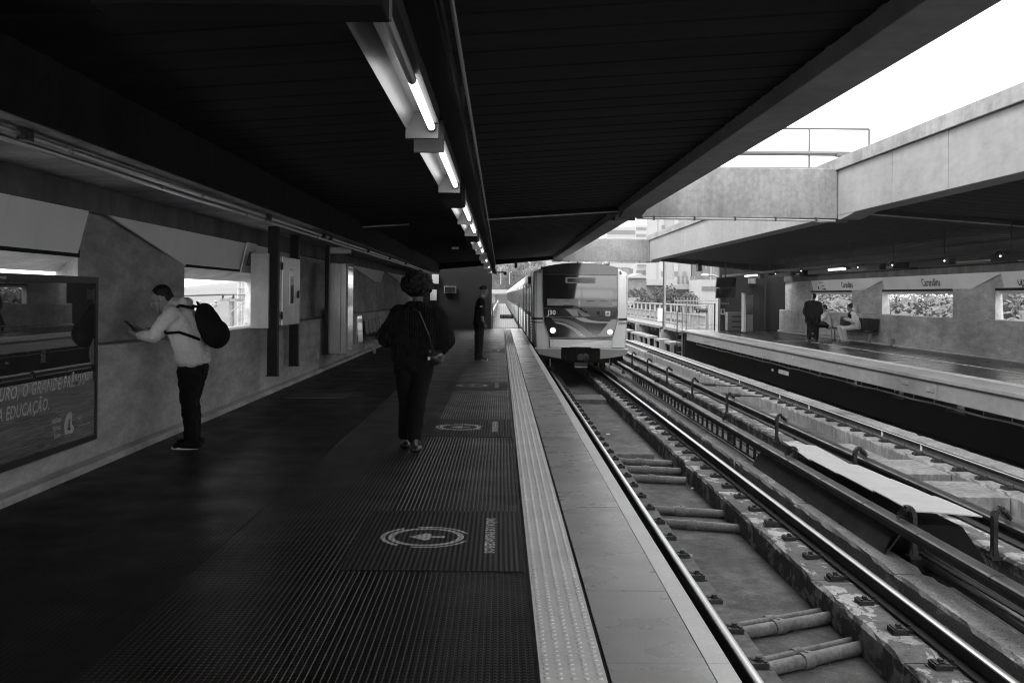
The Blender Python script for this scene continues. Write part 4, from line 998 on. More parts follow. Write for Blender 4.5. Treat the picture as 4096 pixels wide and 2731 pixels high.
# cars
CL = 21.3
for c in range(6):
    ya = TY+.42 if c == 0 else TY+CL*c+.25; yb = TY+CL*(c+1)-.25
    cb_ = MB().prism([(TX+u, ya, z) for u, z in body], (0, yb-ya, 0)).build('car_body', 'train_side', train, smooth=True)
    MB().prism([(TX+u*.86, yb, -.05+(z+.07)*.9) for u, z in body], (0, .5, 0)).build('gangway', 'black_matte', train)
    MB().box(TX-1.3, TX+1.3, ya+.6, yb-.6, -.62, -.08).build('underframe', 'black_matte', train)
    # corrugated lower flank
    for sx in (-1, 1):
        b = MB()
        for k in range(9):
            z = .02+.095*k; x = TX+sx*(1.485+.045*min(1, (z+.07)/1.0))
            b.add([(x, ya+.9 if c == 0 else ya, z), (x+sx*.028, ya+.9 if c == 0 else ya, z+.03), (x, ya+.9 if c == 0 else ya, z+.062),
                   (x, yb, z), (x+sx*.028, yb, z+.03), (x, yb, z+.062)], [(0, 1, 4, 3), (1, 2, 5, 4), (0, 2, 1), (3, 4, 5)])
        b.build('corrugated_flank', 'stainless', cb_)
        n = 4; seg = (yb-ya)/n
        for d in range(n):
            y0_ = ya+seg*d+seg*.5
            if c == 0 and d == 0: y0_ += .5
            x0 = TX+sx*1.531
            dr = MB().box(min(x0, x0+sx*.012), max(x0, x0+sx*.012), y0_-.68, y0_+.68, .04, 1.98).build('door', 'train_grey', cb_)
            MB().box(min(x0+sx*.012, x0+sx*.026), max(x0+sx*.012, x0+sx*.026), y0_-.70, y0_-.64, .0, 2.05).build('door_frame', 'train_seam', cb_)
            MB().box(min(x0+sx*.012, x0+sx*.026), max(x0+sx*.012, x0+sx*.026), y0_+.64, y0_+.70, .0, 2.05).build('door_frame', 'train_seam', cb_)
            for q in (-.34, .34): MB().box(min(x0+sx*.013, x0+sx*.018), max(x0+sx*.013, x0+sx*.018), y0_+q-.2, y0_+q+.2, 1.0, 1.83).build('door_window', 'window_dark', cb_)
            for q in (-1.72, 1.72):
                if ya+.8 < y0_+q < yb-.6:
                    for e_ in (-.66, .62): MB().box(min(x0, x0+sx*.016), max(x0, x0+sx*.016), y0_+q+e_, y0_+q+e_+.04, .95, 1.9).build('window_frame', 'train_seam', cb_)
                    MB().box(min(x0, x0+sx*.01), max(x0, x0+sx*.01), y0_+q-.62, y0_+q+.62, .98, 1.86).build('side_window', 'window_dark', cb_)
        if sx < 0 or True:
            x0 = TX+sx*1.532
            MB().box(min(x0, x0+sx*.03), max(x0, x0+sx*.03), ya+.5, yb, 2.02, 2.06).build('rain_strip', 'train_grey', cb_)
# strips on the flank of the cab
def fpoly(pts, off, m_, name, parent=train, thick=.012, smooth=False):
    """polygon on the curved cab front; pts in front drawing units, subdivided by columns"""
    P = [FP(x, y) for x, y in pts]
    import mathutils
    tri = mathutils.geometry.tessellate_polygon([[V((u, z, 0)) for u, z in P]])
    b = MB(); n = len(P)
    f_ = [(TX+u, yf(u, z)-off, z) for u, z in P]; bk = [(TX+u, yf(u, z)-off+thick, z) for u, z in P]
    b.add(f_+bk, [tuple(t_) for t_ in tri]+[(i, (i+1) % n, n+(i+1) % n, n+i) for i in range(n)])
    return b.build(name, m_, parent, smooth=smooth)
def frow(top, bot, off, m_, name, parent=train, n=16, thick=.01):
    """strip between two poly lines sampled at equal parameters"""
    def samp(L_, t):
        d = [0]
        for i in range(len(L_)-1): d.append(d[-1]+math.dist(L_[i], L_[i+1]))
        s_ = t*d[-1]
        for i in range(len(L_)-1):
            if s_ <= d[i+1]+1e-9:
                k = (s_-d[i])/(d[i+1]-d[i]); return (L_[i][0]+(L_[i+1][0]-L_[i][0])*k, L_[i][1]+(L_[i+1][1]-L_[i][1])*k)
    def smooth_(L_):
        for _ in range(2):
            q = [L_[0]]
            for i in range(len(L_)-1):
                a_, c_ = L_[i], L_[i+1]; q += [(a_[0]*.75+c_[0]*.25, a_[1]*.75+c_[1]*.25), (a_[0]*.25+c_[0]*.75, a_[1]*.25+c_[1]*.75)]
            q.append(L_[-1]); L_ = q
        return L_
    if len(top) > 2: top = smooth_(top)
    if len(bot) > 2: bot = smooth_(bot)
    vs = []
    for i in range(n+1):
        for L_ in (top, bot):
            u, z = FP(*samp(L_, i/n)); vs += [(TX+u, yf(u, z)-off, z), (TX+u, yf(u, z)-off+thick, z)]
    fs = []
    for i in range(n):
        a_ = 4*i; fs += [(a_, a_+4, a_+6, a_+2), (a_, a_+1, a_+5, a_+4), (a_+2, a_+6, a_+7, a_+3)]
    fs += [(0, 2, 3, 1), (4*n, 4*n+1, 4*n+3, 4*n+2)]
    return MB().add(vs, fs).build(name, m_, parent, smooth=True)
# dark mask: grid surface following the curve
mtop = [(635, 325), (760, 300), (880, 288), (1000, 284), (1066, 283), (1130, 284), (1250, 291), (1380, 308), (1495, 345)]
mbot_y = 1135
def mask_piece(y0f, y1f, name, m_, off, xl=None, xr=None, nx=20, ny=6):
    vs = []
    for j in range(ny+1):
        for i in range(nx+1):
            t_ = i/nx
            ytop = y0f(t_); yb_ = y1f(t_); y = ytop+(yb_-ytop)*j/ny
            l_ = xl(y); r_ = xr(y); x = l_+(r_-l_)*t_
            u, z = FP(x, y); vs.append((TX+u, yf(u, z)-off, z))
    n = len(vs); vs += [(p[0], p[1]+.05, p[2]) for p in vs]
    W = nx+1; fs = []
    for j in range(ny):
        for i in range(nx):
            a_ = j*W+i; fs.append((a_, a_+1, a_+W+1, a_+W))
    per = [i for i in range(W)]+[j*W+nx for j in range(1, ny+1)]+[ny*W+i for i in range(nx-1, -1, -1)]+[j*W for j in range(ny-1, 0, -1)]
    for k in range(len(per)): a_, c_ = per[k], per[(k+1) % len(per)]; fs.append((a_, c_, n+c_, n+a_))
    return MB().add(vs, fs).build(name, m_, train, smooth=True)
def xl(y): return 635 if y < 700 else (635+15*(y-700)/230 if y < 930 else 650+65*((y-930)/205)**1.25)
def xr(y): return 1497 if y < 700 else (1497-7*(y-700)/230 if y < 930 else 1490-60*((y-930)/205)**1.25)
ytop = lambda t_: 283+52*abs(2*t_-1)**2.2
mask_piece(ytop, lambda t_: 418, 'roof_mask', 'train_mask', .03, lambda y: 635, lambda y: 1497)
mask_piece(lambda t_: 810, lambda t_: 901, 'waist_panel', 'train_mask', .03, xl, xr)
mask_piece(lambda t_: 909, lambda t_: 1135, 'lower_mask', 'train_mask', .03, xl, xr, ny=12)
mask_piece(lambda t_: 422, lambda t_: 806, 'windshield_surround', 'train_mask', .024, xl, xr)
mask_piece(lambda t_: 430, lambda t_: 795, 'windshield', 'glass_dark', .034, lambda y: 662, lambda y: 1482)
# things seen through the windshield
fpoly([(893, 450), (1237, 453), (1237, 522), (893, 519)], .040, 'grey_paint', 'destination_display')
fpoly([(915, 465), (1215, 467), (1215, 508), (915, 506)], .048, 'screen', 'display_screen')
fpoly([(682, 700), (1040, 703), (1040, 776), (682, 778)], .040, 'grey_paint', 'dashboard')
fpoly([(1062, 703), (1425, 706), (1432, 785), (1062, 780)], .040, 'grey_paint', 'dashboard')
for x in (717, 862, 1130, 1290): fpoly([(x, 716), (x+85, 717), (x+85, 722), (x, 721)], .047, 'panel_ink', 'dash_slot')
# painted bands on the mask
frow([(888, 815), (940, 860), (975, 897)], [(998, 815), (1035, 850), (1040, 897)], .037, 'train_grey_dark', 'painted_band')
frow([(1000, 815), (1040, 850), (1080, 897)], [(1125, 815), (1140, 850), (1180, 897)], .037, 'train_mask_mid', 'painted_band')
frow([(725, 915), (900, 925), (1050, 985), (1160, 1065), (1240, 1133)], [(748, 947), (870, 960), (980, 1010), (1070, 1075), (1125, 1133)], .037, 'train_mask_mid', 'painted_band', n=30)
frow([(757, 960), (860, 968), (960, 1008), (1060, 1070), (1130, 1133)], [(790, 985), (850, 992), (930, 1030), (1000, 1075), (1056, 1133)], .038, 'train_stripe', 'painted_band', n=30)
frow([(992, 912), (1080, 958), (1200, 972), (1386, 972)], [(1110, 912), (1160, 935), (1260, 952), (1402, 955)], .037, 'train_stripe', 'painted_band', n=24)
fpoly([(1418, 926), (1480, 926), (1476, 985), (1428, 1130), (1246, 1126)], .037, 'train_grey_dark', 'headlight_fairing')
fpoly([(1422, 932), (1472, 932), (1468, 985), (1422, 1122), (1262, 1118)], .044, 'train_stripe', 'headlight_fairing')
for (x, y) in ((748, 1060), (1399, 1072)):
    u, z = FP(x, y); c = V((TX+u, yf(u, z)-.045, z))
    o = MB().tube([c+V((0, .03, 0)), c, c-V((0, .01, 0))], [.105, .105, .096], 20).build('headlight', 'grey_paint', train, smooth=True)
    MB().tube([c-V((0, .005, 0)), c-V((0, .018, 0))], [.090, .070], 20).build('lamp', 'lamp_lit', o, smooth=True)
u, z = FP(1070, 1105); c = V((TX+u, yf(u, z)-.04, z)); MB().tube([c, c-V((0, .02, 0))], .026, 12).build('marker_light', 'white_print', train, smooth=True)
for (x, y) in ((598, 383), (1528, 392)):
    u, z = FP(x, y); c = V((TX+u, TY+.02+.125*max(z-.25, 0)+.05, z)); o = MB().box(c.x-.03, c.x+.03, c.y-.03, c.y+.05, z-.06, z+.05).build('tail_light', 'black_paint', train, bevel=.02)
    MB().ell(c-V((0, .03, 0)), (.014, .01, .018), 8, 6).build('lamp', 'white_print', o)
# fleet number, emblem, horn, wiper
u, z = FP(689, 881); text('J30', .205, (TX+u, yf(u, z)-.040, z), (1, .0, 0), (0, .125, 1), 'white_print', train, ext=.003, bold=.006, xs=1.0)
fpoly([(1350, 836), (1403, 836), (1403, 890), (1350, 890)], .040, 'white_print', 'emblem_plate')
for s_ in (-1, 1):
    cxx = 1376.5
    frow([(cxx+s_*3, 845), (cxx+s_*20, 863)], [(cxx+s_*3, 852), (cxx+s_*13, 863)], .054, 'panel_ink', 'emblem', n=2, thick=.004)
    frow([(cxx+s_*3, 881), (cxx+s_*20, 863)], [(cxx+s_*3, 874), (cxx+s_*13, 863)], .054, 'panel_ink', 'emblem', n=2, thick=.004)
    fpoly([(cxx+s_*1, 853), (cxx+s_*5, 857), (cxx+s_*5, 869), (cxx+s_*1, 873)], .054, 'panel_ink', 'emblem', thick=.004)
def FPT(x, y, off): u, z = FP(x, y); return V((TX+u, yf(u, z)-off, z))
MB().tube([FPT(870, 768, .06), FPT(985, 775, .07), FPT(1060, 805, .07)], .010, 6).build('wiper_blade', 'black_iron', train)
MB().tube([FPT(1060, 800, .075), FPT(1145, 852, .065)], .032, 8).build('wiper_arm', 'black_iron', train, smooth=True)
MB().box(*(lambda p: (p.x-.04, p.x+.04, p.y-.05, p.y, p.z-.04, p.z+.04))(FPT(1268, 852, .04))).build('horn', 'black_iron', train, bevel=.01)
MB().tube([FPT(1036, 285, -.1), FPT(1036, 262, -.1)], [.03, .005], 8).build('antenna', 'black_iron', train)
MB().prism([FPT(612, 380, -.02), FPT(640, 345, -.02), FPT(615, 318, -.02)], (0, .06, 0)).build('grab_fin', 'black_iron', train)
# cheek stripes
for (x0, x1, rng) in ((514, 640, 0), (1497, 1616, 1)):
    for (ya_, yb_, m_) in ((916, 939, 'train_seam'), (959, 980, 'train_grey_dark')):
        vs = []
        n = 6
        for i in range(n+1):
            x = x0+(x1-x0)*i/n; u, z = FP(x, ya_); au = abs(u)
            y_ = TY+.034+max(0, (au-1.36)/.17)**2*.13 + .125*max(z-.25, 0)
            if au > 1.50: y_ += .25
            for yy in (ya_, yb_):
                u, z = FP(x, yy); s2_ = 1.004
                vs.append((TX+u*s2_, y_-.002, z))
        MB().add(vs, [(2*i, 2*i+2, 2*i+3, 2*i+1) for i in range(n)]).build('cheek_stripe', m_, train)
for x in (560,):
    MB().prism([FPT(x-1.5, 395, -.003), FPT(x+1.5, 395, -.003), FPT(x+1.5, 1245, .012), FPT(x-1.5, 1245, .012)], (0, .03, 0)).build('panel_seam', 'train_seam', train)
# bumper plate, skirts, coupler
fpoly([(712, 1152), (1428, 1158), (1428, 1260), (1195, 1260), (1185, 1250), (960, 1248), (950, 1257), (712, 1254)], .010, 'train_seam', 'plate_seam', thick=.04)
fpoly([(718, 1160), (1422, 1165), (1422, 1256), (1190, 1256), (1180, 1246), (955, 1244), (945, 1251), (718, 1250)], .030, 'train_grey', 'bumper_plate', thick=.04)
for (x, y) in ((741, 1183), (741, 1226), (1400, 1190), (1400, 1234)): c = FPT(x, y, .032); MB().tube([c, c-V((0, .008, 0))], .014, 8).build('bolt', 'train_seam', train)
fpoly([(545, 1258), (845, 1258), (845, 1272), (548, 1272)], .03, 'train_grey', 'skirt_trim', thick=.3)
fpoly([(1292, 1262), (1612, 1262), (1610, 1275), (1292, 1274)], .03, 'train_grey', 'skirt_trim', thick=.3)
fpoly([(552, 1273), (844, 1273), (844, 1380), (740, 1362), (598, 1334)], .02, 'train_grey_dark', 'skirt', thick=.25)
fpoly([(1293, 1276), (1607, 1276), (1600, 1320), (1560, 1340), (1390, 1368), (1288, 1380)], .02, 'train_grey_dark', 'skirt', thick=.25)
MB().box(TX-1.38, TX+1.38, TY+.3, TY+1.0, -.5, -.07).build('underframe', 'black_matte', train)
c = V((TX+.02, TY, -.38)); MB().tube([c+V((0, .5, 0)), c-V((0, .12, 0))], .11, 14).build('coupler', 'black_iron', train, smooth=True)
MB().tube([c-V((0, .13, 0))+V((-.05, 0, 0)), c-V((0, .18, 0))+V((-.05, 0, 0))], [.11, .09], 14).build('coupler', 'black_iron', train, smooth=True)
MB().tube([c-V((0, .13, 0))+V((.12, 0, .01)), c-V((0, .16, 0))+V((.12, 0, .01))], [.125, .08], 14).build('coupler', 'rust', train, smooth=True)
MB().box(TX-.2, TX+.22, TY-.1, TY+.1, -.66, -.54).build('coupler_box', 'black_iron', train, bevel=.01)
MB().box(TX-.19, TX+.21, TY-.112, TY-.10, -.70, -.665).build('coupler_lip', 'galvanised', train)
for s_ in (-1, 1):
    for yy in (TY+1.5, TY+3.9):
        c = V((TX+s_*.836, yy, -.52)); MB().tube([c-V((.06, 0, 0)), c+V((.06, 0, 0))], .40, 24).build('wheel', 'black_iron', train, smooth=True)
    MB().tube([V((TX+s_*.95, TY+.25, -.45)), V((TX+s_*.95, TY+.25, -.72))], .02, 6).build('guard_iron', 'galvanised', train)
# door mirror
p = V((TX-1.56, TY+.9, 2.06)); MB().box(p.x-.10, p.x, p.y, p.y+.1, p.z-.12, p.z+.12).build('mirror', 'black_paint', train, bevel=.02)

# ================================================================== BEYOND THE STATION
MB().box(-400, 900, -120, 1400, -9.5, -9).build('ground', 'street', kind='structure')
MB().box(-.42, .90, 48.02, 215, -.25, -.03).build('walkway', 'deck_grate', kind='structure')
MB().box(.92, 8.0, 60, 229, -9, -1.755).build('viaduct', 'stained_concrete', kind='structure')
t = thing('parapet_wall', 'pale low parapet along the left of the walkway beyond the gate', 'wall', (-.6, 60, 0))
y = 49.5
while y < 200: MB().box(-.56, -.44, y, y+9.9, -.3, .62).build('parapet_panel', 'pale_concrete', t); y += 10
b = MB()
for i in range(14): b.tube([(-.39, 50+6*i, .35+.04*math.sin(i*2)), (-.39, 53+6*i, .28), (-.39, 56+6*i, .35)], .02, 5)
b.build('cable', 'black_iron', t)
def mesh_gate(x0, x1, y, z1, label, sx, sz, sw=.62):
    t = thing('mesh_gate', label, 'gate', ((x0+x1)/2, y, 0))
    for x in (x0, x1): MB().box(x-.03, x+.03, y-.03, y+.03, 0, z1+.02).build('post', 'black_iron' if x == x1 else 'galvanised', t)
    for z in (.04, z1): MB().box(x0, x1, y-.015, y+.015, z-.015, z+.015).build('rail', 'galvanised', t)
    b = MB(); n = int((x1-x0)/.10)
    for i in range(1, n): x = x0+(x1-x0)*i/n; b.box(x-.003, x+.003, y-.003, y+.003, .05, z1)
    for i in range(1, int(z1/.10)): b.box(x0, x1, y-.003, y+.003, i*.10-.003, i*.10+.003)
    b.build('wire_mesh', 'galvanised', t, kind='stuff')
    s_ = MB().box(sx, sx+sw, y-.05, y-.03, sz, sz+.19).build('notice', 'black_paint', t)
    text('NÃO ENTRE', .062, (sx+.20, y-.052, sz+.105), (1, 0, 0), (0, 0, 1), 'panel_grey', t, ext=.001); text('Risco à vida', .06, (sx+.20, y-.052, sz+.035), (1, 0, 0), (0, 0, 1), 'panel_grey', t, ext=.001)
    MB().box(sx+.06, sx+.14, y-.054, y-.05, sz+.045, sz+.145).build('pictogram', 'white_paint', t); MB().box(sx+.08, sx+.12, y-.057, y-.0545, sz+.055, sz+.135).build('pictogram', 'panel_ink', t)
mesh_gate(-.38, .86, 48.6, 1.18, 'wire mesh gate with a no-entry notice at the end of the near platform', -.02, .46)
mesh_gate(8.80, 10.15, 48.6, 1.25, 'wire mesh gate with a no-entry notice at the end of the far platform', 9.25, .82, .55)
# right side walkway, fence and trestles
deck = MB().box(8.72, 10.1, 48.3, 150, -.16, -.02).build('walkway', 'deck_grate', kind='structure')
bj = MB().box(8.66, 8.74, -.06, .06, -.30, -.16).mesh('joist_end', 'black_iron')
for i in range(36): inst(bj, 'joist_end', deck, (0, 49.5+1.6*i, 0))
t = thing('fence', 'pale post and rail fence with solid mid boards along the far walkway', 'fence', (10.05, 80, 0))
fp_ = MB().box(-.05, .05, -.05, .05, -.3, 1.17).mesh('fence_post', 'fence_paint')
for i in range(40): inst(fp_, 'fence_post', t, (10.05, 50+2.1*i, 0))
for z0, z1, w_ in ((1.10, 1.17, .035), (.64, .69, .03), (.04, .10, .03)): MB().box(10.05-w_, 10.05+w_, 50, 134, z0, z1).build('fence_rail', 'fence_paint', t)
bd = MB().box(10.09, 10.12, .06, 2.04, .28, .62).mesh('fence_board', 'render_light')
for i in range(39): inst(bd, 'fence_board', t, (0, 50+2.1*i, 0))
t = thing('fence', 'tall pale picket fence right of the far walkway gate', 'fence', (10.9, 52, 0))
pk = MB().box(-.012, .012, -.012, .012, -.2, 1.55).mesh('picket', 'fence_paint')
for i in range(17): inst(pk, 'picket', t, (9.0+.16*i, 53, 0))
for z in (.1, 1.35): MB().box(9.0, 11.6, 52.98, 53.0, z, z+.05).build('fence_rail', 'fence_paint', t)
TL = ['open concrete cable frame right behind the train under the far walkway', 'second group of concrete cable frames under the far walkway', 'third small cable frame under the far walkway', 'cable frame nearest the far platform, beside the ladder']
for i, (ya, n) in enumerate(((65.6, 3), (55.8, 4), (51.6, 1), (48.4, 1))):
    t = thing('concrete_trestle', TL[i], 'concrete trestle', (8.2, ya, -1.36), 'open concrete cable frames under the far walkway')
    for k in range(n):
        y = ya+1.8*k
        MB().box(8.02, 8.14, y, y+.12, -1.36, -.705).build('frame_leg', 'stained_concrete', t); MB().box(8.02, 8.60, y+.0, y+1.92, -.70, -.59).build('frame_top', 'stained_concrete', t)
        MB().box(8.5, 8.60, y+.15, y+1.7, -1.36, -.73).build('frame_back', 'void_dark', t)
    MB().box(8.02, 8.14, ya+1.8*n, ya+1.8*n+.119, -1.36, -.705).build('frame_leg', 'stained_concrete', t)
for i, y in enumerate((54.5, 64.5, 76, 90)):
    MB().box(8.55, 9.3, y, y+.7, -9, -.17).build('pier', 'stained_concrete', origin=(8.9, y, -9), label=['concrete pier under the far walkway nearest the platform', 'second concrete pier under the far walkway', 'third pier under the far walkway by the train', 'farthest pier under the far walkway, behind the train'][i], cat='pier', bevel=.02)
MB().box(9.6, 9.9, 49, 150, -2.4, -.17).build('walkway_wall', 'void_dark', label='dark wall under the far walkway', cat='wall', origin=(9.7, 80, -2.4))
MB().box(8.0, 9.6, 48, 150, -2.2, -1.9).build('trench', 'void_dark', kind='structure')
t = thing('ladder', 'thin metal ladder leaning by the end of the far platform', 'ladder', (8.4, 47.9, -1.36))
for x in (8.28, 8.52): MB().box(x-.02, x+.02, 48.05, 48.09, -1.8, .9).build('stile', 'galvanised' if x > 8.4 else 'black_iron', t)
for k in range(8): MB().box(8.30, 8.50, 48.06, 48.08, -1.6+.28*k, -1.575+.28*k).build('rung', 'galvanised', t)
t = thing('mast', 'tall thin mast with cables behind the train, in front of the white houses', 'mast', (8.75, 55, 0))
MB().tube([(8.78, 55, -.2), (8.78, 55, 4.2)], .075, 10).build('pole', 'galvanised', t, smooth=True); MB().tube([(8.70, 54.9, -.1), (8.70, 54.9, 4.2)], .025, 6).build('conduit', 'black_iron', t)
MB().box(8.42, 8.66, 54.8, 55, .25, .95).build('box', 'panel_grey', t, bevel=.01); MB().box(8.50, 8.66, 54.7, 54.8, -.3, -.05).build('box', 'black_iron', t)
t = thing('street_lamp', 'curved street lamp arm beside the hanging monitors', 'street lamp', tuple(at(2875, 1115, 55)))
A = at(2870, 1118, 55); MB().tube([at(2878, 1250, 55), at(2878, 1130, 55), at(2870, 1106, 55), at(2850, 1100, 55), at(2826, 1100, 55)], .05, 8).build('arm', 'galvanised', t, smooth=True)
MB().ell(at(2820, 1100, 55), (.22, .12, .08), 12, 8).build('lamp_head', 'white_print', t, smooth=True)

def building(px0, px1, pyt, Y, depth, label, m_, rows, cols, wz=(1.2, 1.4), wm='far_window', pyb=None, cat='building', roof=None, blank=(), zstart=None, yaw=0, strips=()):
    a_ = at(px0, pyt, Y); c_ = at(px1, pyt, Y); z1 = a_.z; x0, x1 = a_.x, c_.x; z0 = -9 if pyb is None else at(px0, pyb, Y).z
    t = thing('building', label, cat, ((x0+x1)/2, Y, z0))
    MB().box(x0, x1, Y, Y+depth, z0, z1).build('wall', m_, t)
    if roof == 'flat': MB().box(x0-.3, x1+.3, Y-.3, Y+depth+.3, z1+.01, z1+.5).build('roof', 'render_white', t)
    if roof == 'tile': MB().prism([(x0-.5, Y-.6, z1+.01), (x1+.5, Y-.6, z1+.01), (x1+.2, Y+depth/2, z1+2.2), (x0-.2, Y+depth/2, z1+2.2)], (0, .3, 0)).build('roof', 'roof_tile', t)
    for (s0, s1, sm) in strips: MB().box(x0+(x1-x0)*s0, x0+(x1-x0)*s1, Y-.25, Y-.01, z0, z1).build('facade_strip', sm, t)
    if rows and cols:
        wx = (x1-x0)/cols; me = MB().box(-wz[0]/2, wz[0]/2, -.08, .05, 0, wz[1]).mesh('window', wm)
        me2 = MB().box(-wz[0]/2-.1, wz[0]/2+.1, -.16, .02, -.12, -.01).mesh('sill', 'render_white')
        for r_ in range(rows):
            for k in range(cols):
                if k in blank: continue
                x = x0+wx*(k+.5); z = z1-2.6-r_*3.0
                if z < z0 or z < -6: continue
                o = inst(me, 'window', t, (x, Y-(.26 if strips else 0), z))
    return t
# towers to the right
building(2630, 2768, 560, 200, 14, 'pale apartment tower with vertical window strips behind the mast', 'render_light', 16, 8, (.7, 1.0), blank=(0, 2, 3, 5, 7), strips=((.06, .20, 'render_white'), (.5, .62, 'render_white')))
building(2772, 2856, 640, 204, 12, 'grey side of the apartment tower right of the pale one', 'render_mid', 14, 4, (1.0, 2.0), blank=(0, 1, 3), strips=((.62, .68, 'render_white'), (.86, .92, 'render_white')))
building(2858, 2960, 1040, 230, 12, 'grey block partly hidden by the hanging monitors', 'render_mid', 6, 5, (1.0, 1.4))
building(2430, 2540, 905, 330, 16, 'far white tower with a regular window grid above the train', 'render_white', 18, 7, (1.6, 1.4))
building(2550, 2652, 1058, 260, 14, 'lower white block with a shallow tiled roof left of the mast', 'render_white', 5, 4, (2.2, 1.2), roof='tile')
building(2545, 2600, 898, 460, 18, 'hazy far tower just above the farther cross beam', 'render_white', 16, 5, (1.8, 1.4))
building(2605, 2640, 930, 470, 18, 'hazy narrow tower right of the far stepped one', 'render_white', 12, 3, (1.8, 1.4))
building(2380, 2428, 1005, 420, 18, 'very far white tower over the middle of the train roof', 'render_white', 8, 4, (1.8, 1.4))
# low white building with graffiti
t = building(2586, 2800, 1128, 120, 12, 'long low white building with stained graffiti wall behind the tree', 'render_stained', 0, 0)
a_, c_ = at(2583, 1140, 119.6), at(2870, 1120, 119.6)
MB().box(a_.x, c_.x, 119.0, 121, a_.z, c_.z).build('roof', 'render_white', t); MB().box(a_.x+2, c_.x-1, 118.6, 119, a_.z-.45, a_.z-.02).build('eave', 'render_light', t)
for i in range(5): p = at(2720+i*17, 1122, 118); MB().box(p.x-.12, p.x+.12, 118.9, 119.3, p.z-.3, p.z+.5).build('vent', 'far_window', t)
t = building(2802, 2876, 1118, 112, 10, 'white house with two dark windows below the street lamp', 'render_white', 0, 0)
for (x0, x1) in ((2808, 2836), (2840, 2868)): pbox(t, x0, x1, 1145, 1161, 111.9, .3, 'far_window', 'window')
t = building(2512, 2586, 1112, 110, 10, 'weathered concrete building with black graffiti right of the train', 'render_stained', 0, 0)
pbox(t, 2513, 2533, 1074, 1092, 110, 4, 'render_mid', 'water_tank')
a_, c_ = at(2513, 1112, 110), at(2560, 1092, 110)
MB().prism([(a_.x, 109.6, a_.z+.02), (c_.x+.6, 109.6, a_.z+.02), (a_.x+1.2, 109.6, c_.z)], (0, 6, 0)).build('roof', 'galvanised', t)
b = MB(); rnd = random.Random(5)
for (x, y) in ((2524, 1178), (2541, 1172), (2556, 1180), (2570, 1170), (2578, 1184)):
    p = at(x, y, 109.9); pts = []
    for k in range(14): a0 = k*.62; pts.append(p+V((math.cos(a0)*(.34+.14*math.sin(k*1.7)), 0, math.sin(a0)*(.42+.2*math.cos(k*2.3)))))
    b.tube(pts, .055, 4)
b.build('graffiti', 'graffiti', t)
pbox(t, 2514, 2584, 1190, 1222, 109.7, .2, 'render_light', 'lower_wall')
# hill, road bridge and portal at the end of the line
vs = []; fs = []; NX, NY = 40, 16
for j in range(NY+1):
    for i in range(NX+1):
        x = -140+10*i; y = 236+18*j
        h = -9+(11+16*(j/NY)**.8)*math.exp(-((x+10)/150)**2)+2.0*mnoise.noise(V((x*.03, y*.03, 0)))
        if j == 0: h = min(h, -6) if abs(x-4) > 12 else -9
        vs.append((x, y, h))
for j in range(NY):
    for i in range(NX): a_ = j*(NX+1)+i; fs.append((a_, a_+1, a_+NX+2, a_+NX+1))
MB().add(vs, fs).build('hill', 'hill_green', kind='structure', smooth='full')
t = thing('road_bridge', 'pale road bridge with a dark portal where the tracks end', 'bridge', (1, 231, 0))
MB().box(-30, 60, 231, 236, 1.75, 2.55).build('deck', 'render_light', t); MB().box(-30, 60, 230.7, 230.95, 2.0, 2.9).build('parapet', 'render_white', t)
for (x0, x1) in ((-30, -1.2), (8.5, 60)): MB().box(x0, x1, 231.5, 235, -9, 1.74).build('abutment', 'render_stained', t)
MB().box(-1.19, 8.49, 233.5, 234, -1.3, 1.74).build('portal', 'far_window', t)
t = building(1963, 2036, 1035, 318, 14, 'white house block on the hill above the walkway', 'render_white', 2, 4, (3.0, 2.4), pyb=1085)
t = building(2036, 2062, 1052, 312, 10, 'smaller white house on the hill beside the hanging camera', 'render_white', 1, 2, (1.2, 1.2), pyb=1090)
t = building(2128, 2330, 1035, 300, 14, 'big white wall of a building just above the train roof', 'render_white', 0, 0)
for k, (px, py, Y, h) in enumerate(((2003, 1136, 228, 3.6), (2038, 1136, 229, 2.6))):
    p = at(px, py, Y); MB().tube([p, p+V((0, 0, h)), p+V((.5, 0, h+.15))], .09, 6).build('lamp_post', 'fence_paint', origin=tuple(p), label=['left thin lamp post on the road bridge', 'right thin lamp post on the road bridge'][k], cat='lamp post')

